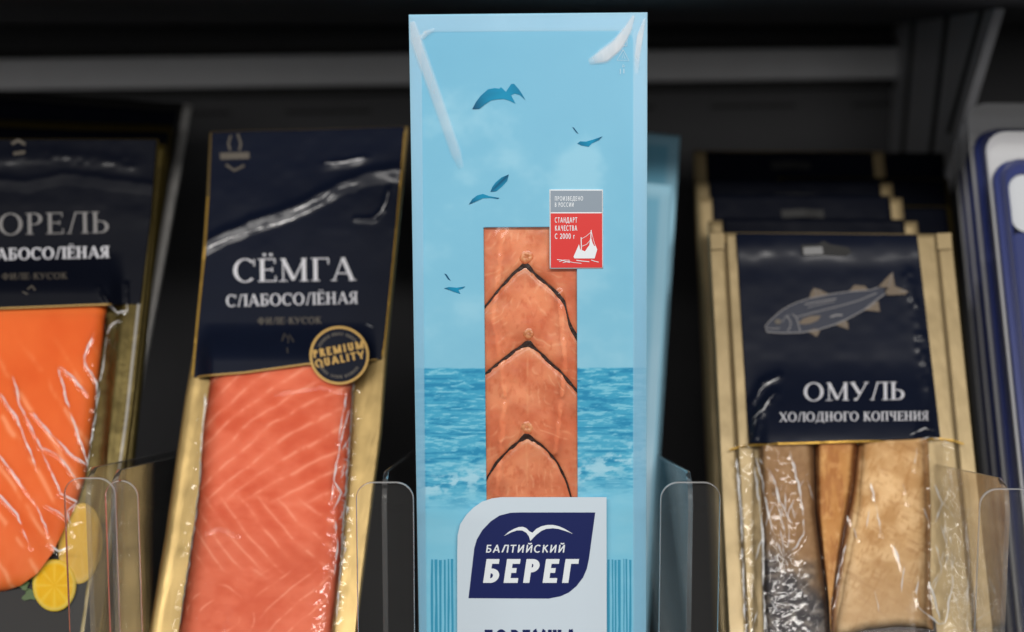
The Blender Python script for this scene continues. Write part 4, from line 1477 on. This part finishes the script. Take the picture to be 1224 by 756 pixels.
    lines = [z6(p) for p in ([(75, 80), (100, 180), (120, 300), (150, 400), (180, 465), (230, 430), (260, 380), (255, 280), (235, 180), (205, 60)], [(85, 90), (140, 160), (170, 260), (215, 340)],
                             [(515, 180), (535, 270), (555, 380)], [(430, 310), (465, 400)], [(600, 420), (635, 510)], [(690, 50), (685, 130)], [(760, 190), (790, 260), (760, 340)],
                             [(820, 380), (830, 560), (800, 720), (775, 725), (700, 660), (690, 600), (700, 540)], [(740, 560), (780, 710)], [(70, 120), (100, 350), (105, 600), (110, 756)],
                             [(880, 330), (890, 470), (885, 756)], [(640, 190), (655, 260)], [(420, 420), (395, 520), (365, 650)], [(720, 280), (735, 330)], [(150, 200), (190, 400)], [(0, 90), (20, 300), (30, 700)],
                             [(700, 20), (740, 10), (790, 20), (830, 40)])]

    def fh(X, Y):
        h = np.maximum(np.maximum(h0(X, Y, 0.) * (X < e1(Y)), h1(X, Y, 0.) * (X >= e1(Y)) * (X < e2(Y))), h2(X, Y - 25, 0.) * (X >= e2(Y)) * (X < e3(Y)))
        side = np.maximum(sst(0, 25, X - 890) * sst(0, 30, 1140 - X) * .006, card(X, Y) + .0008)
        h = np.maximum(h, side) + .0016
        for l in lines:
            h = h + ridge(X, Y, l, 2.4, .00045)
        edge = np.clip(sst(985, 925, X) + sst(1090, 1125, X), 0, 1)
        return h + .0013 * crinkle(X, Y, 490) * edge
    sheet('vacuum_film', fr, edgeS(poly([(876, 530), (893, 800)]), poly([(1145, 530), (1172, 800)]), lambda s: 533 - 6 * s, lambda s: 790 + 0 * s), 330, 330, fh, M['film'], root)
    painted_glints(fr, lines, fh, .0003, root, 2.2, 13)
    extra = []
    for i in range(26):
        zx, zy, zw, zh = ((906, 545, 70, 120), (1116, 545, 26, 190), (1000, 560, 100, 150), (900, 640, 24, 110))[(0, 0, 1, 0, 1, 2, 3)[i % 7]]
        x0_, y0_ = zx + zw * TAB[i, 100], zy + zh * TAB[i, 101]
        dx_, ln_ = 26 * (TAB[i, 102] - .5), 14 + 26 * TAB[i, 103]
        extra.append([(x0_, y0_), (x0_ + dx_ * .6, y0_ + ln_ * .5), (x0_ + dx_, y0_ + ln_)])
    painted_glints(fr, extra, fh, .0003, root, 1.3, 15)
    painted_glints(fr, [[(902, 482), (908, 468), (918, 458), (932, 452)], [(900, 500), (912, 490), (926, 470)], [(898, 520), (904, 500)], [(1088, 520), (1106, 512), (1118, 516)]], lab, .0006, root, 1.5, 18)


omul_pack()
for i, (xl, xr, yt, d, lb) in enumerate(((847, 1096, 265, .895, 'beige edged pack directly behind the smoked fish pack with the fish drawing'),
                                         (835, 1078, 237, .925, 'beige edged dark pack, third in the stack of smoked fish packs'),
                                         (832, 1066, 219, .955, 'beige edged dark pack, fourth in the stack of smoked fish packs'),
                                         (829, 1056, 181, .995, 'rearmost beige edged pack with a lit top rim in the smoked fish stack'))):
    plain_pack('fish_pack', xl, xr, yt, d, 29, .4, .8, lb, 'fish pack', 'beige smoked fish packs', M['kraft'], M['navy_dark'], .0075, None, 11 + i, True, .002 if i == 3 else -.0006)
for i, (xl, xr, yt, d, lb) in enumerate(((930, 1136, 246, .94, 'dark pack peeking out at the right of the smoked fish stack'),
                                         (930, 1133, 213, .975, 'dark pack deeper in shade at the right of the smoked fish stack'),
                                         (930, 1130, 183, 1.01, 'hindmost dark pack at the right of the smoked fish stack'))):
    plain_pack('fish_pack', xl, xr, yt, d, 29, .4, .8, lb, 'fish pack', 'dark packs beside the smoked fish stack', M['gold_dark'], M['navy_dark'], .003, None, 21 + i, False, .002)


# ------------------------------------------------------------------ BLISTER PACKS (right)
def rrect(x0, x1, z0, z1, r, n=8):
    P = []
    for cx, cz, a0 in ((x1 - r, z1 - r, 0), (x0 + r, z1 - r, 90), (x0 + r, z0 + r, 180), (x1 - r, z0 + r, 270)):
        for a in np.radians(np.linspace(a0, a0 + 90, n)):
            P.append((cx + r * math.cos(a), cz + r * math.sin(a)))
    return P


def ring_mesh(name, outer, inner, y, mat, parent, depth):
    n = len(outer)
    V = [(x, y, z) for x, z in outer] + [(x, y, z) for x, z in inner] + [(x, y + depth, z) for x, z in outer] + [(x, y + depth, z) for x, z in inner]
    Fc = []
    for i in range(n):
        j = (i + 1) % n
        Fc += [[i, j, n + j, n + i], [2 * n + i, 2 * n + j, j, i], [n + i, n + j, 3 * n + j, 3 * n + i]]
    return py_mesh(name, V, Fc, mat, parent)


def blister(xl, yt, d, label):
    fr = Frame(xl, yt, d, 27, 0, 0)
    hgt = float(fr.uv(xl, yt)[1])
    root = thing('blister_pack', fr, label, 'blister pack', 'royal blue blister packs')
    w = .12
    o0 = rrect(0, w, .003, hgt, .012)
    o1 = rrect(.0013, w - .0013, .004, hgt - .018, .012)
    o2 = rrect(.0088, w - .0088, .012, hgt - .0255, .009)
    ring_mesh('clear_flange', o0, o1, -.0004, M['blister'], root, .002)
    py_mesh('blister_back', [(x, .0018, z) for x, z in o0], [list(range(len(o0)))], M['dome'], root)
    r = ring_mesh('blue_frame', o1, o2, -.0042, M['card_blue'], root, .0055)
    b = r.modifiers.new('bevel', 'BEVEL')
    b.width = .0008
    b.segments = 2
    py_mesh('white_insert', [(x, -.002, z) for x, z in rrect(.0089, w - .0089, hgt - .058, hgt - .0257, .008)], [list(range(32))], M['card_white'], root)
    py_mesh('blue_insert', [(x, -.0024, z) for x, z in rrect(.0089, w - .0089, .013, hgt - .0585, .003)], [list(range(32))], M['card_blue'], root)
    py_mesh('yellow_emblem', [(x, -.0030, z) for x, z in rrect(.016, .026, .085, .103, .0045)], [list(range(32))], M['yellow'], root)
    o3 = rrect(.0040, w - .0040, .007, hgt - .0195, .0105)
    ring_mesh('clear_dome', o3, rrect(.006, w - .006, .0095, hgt - .0215, .010), -.0085, M['dome'], root, .004)
    return root


blister(1176, 158, .86, 'royal blue blister pack with white panel, foremost of its row')
blister(1154, 124, .905, 'royal blue blister pack standing second in its row')
blister(1145, 140, .935, 'royal blue blister pack standing third, close to the bracket')
blister(1138, 158, .965, 'royal blue blister pack standing last in its row')


# ------------------------------------------------------------------ CLEAR DIVIDERS
def divider(xl, xr, ytop, y_world, label, fin_px=None, fin_len=.24, drop=.18, tall=0., fin_on=True):
    dep = y_world * math.cos(PITCH) + .16 * math.sin(PITCH)
    P = lambda px, py: CAM + ray(px, py) * (y_world / ray(px, py)[1])
    a, b = P(xl, ytop), P(xr, ytop)
    x0, x1, zt = a[0], b[0], a[2]
    xc = (x0 + x1) / 2
    o = thing('shelf_divider', (xc, y_world, 0), label, 'divider', 'clear plastic shelf dividers')
    r, th = .0072, .0022
    hw = (x1 - x0) / 2

    def plate(nm, prof, th, axis, off=0., m0='acrylic', m1='acrylic_rim'):
        n = len(prof)
        V = []
        for k in (0, 1):
            for p, z in prof:
                V.append((p, off + th * k, z) if axis == 'x' else (off + th * (k - .5), p, z))
        f0, f1 = list(range(n)), list(range(n, 2 * n))
        pl = py_mesh(nm, V, [f0, f1[::-1]], M[m0], o)
        # polished edge: a slightly proud rounded bead round the outline
        bead = []
        Fc = []
        cs = ((-.00022, -.1), (.00008, .3), (.00008, .7), (-.00022, 1.1))
        cen = np.mean(np.array(prof), 0)
        q = np.array(prof)
        tn = np.roll(q, -1, 0) - np.roll(q, 1, 0)
        nn = np.stack([tn[:, 1], -tn[:, 0]], 1)
        nn /= np.linalg.norm(nn, axis=1)[:, None] + 1e-9
        sgn = np.sign(np.sum((q - cen) * nn))
        nn *= sgn
        for (e, k) in cs:
            for (p, z) in q + nn * e:
                bead.append((p, off + th * k, z) if axis == 'x' else (off + th * (k - .5), p, z))
        for c in range(3):
            for i in range(n):
                j = (i + 1) % n
                Fc.append([c * n + i, c * n + j, (c + 1) * n + j, (c + 1) * n + i])
        py_mesh('cut_edge', bead, Fc, M[m1], pl, True)
        return pl
    prof = [(-hw, .0)] + [(-hw + r - r * math.cos(t), zt - r + r * math.sin(t)) for t in np.linspace(0, math.pi / 2, 9)] + \
           [(hw - r + r * math.sin(t), zt - r + r * math.cos(t)) for t in np.linspace(0, math.pi / 2, 9)] + [(hw, 0.)]
    plate('front_stop', prof, th, 'x')
    if fin_on:
        fx = 0. if fin_px is None else float(P(fin_px, ytop + 60)[0] - xc)
        if tall:
            pr = [(.003, 0), (.003, tall), (.006, tall + .002), (.010, tall), (.014, 0)]
        else:
            pr = [(.003, 0), (.003, zt - .010), (.006, zt - .002), (.016, zt + .001)] + [(.016 + s, zt + .001 - drop * s) for s in (.06, .14, fin_len)] + [(.016 + fin_len, 0)]
        plate('fin', pr, .0018, 'y', fx, 'acrylic_fin', 'acrylic_fin_rim')
    return o


YD = .655
divider(75, 137, 572, YD, 'clear plastic divider in front of the lemon slice on the trout pack', 104)
divider(124, 164, 575, YD + .012, 'clear plastic divider close beside the lemon one, near the salmon pack gold border', 134)
divider(425, 494, 577, YD, 'clear plastic divider between the pink salmon pack and upright blue pack', 459)
divider(790, 862, 577, YD, 'clear plastic divider between the upright blue pack and smoked fish pack', 826)
divider(1172, 1240, 585, YD, 'clear plastic divider in front of the royal blue blister packs', 1206)
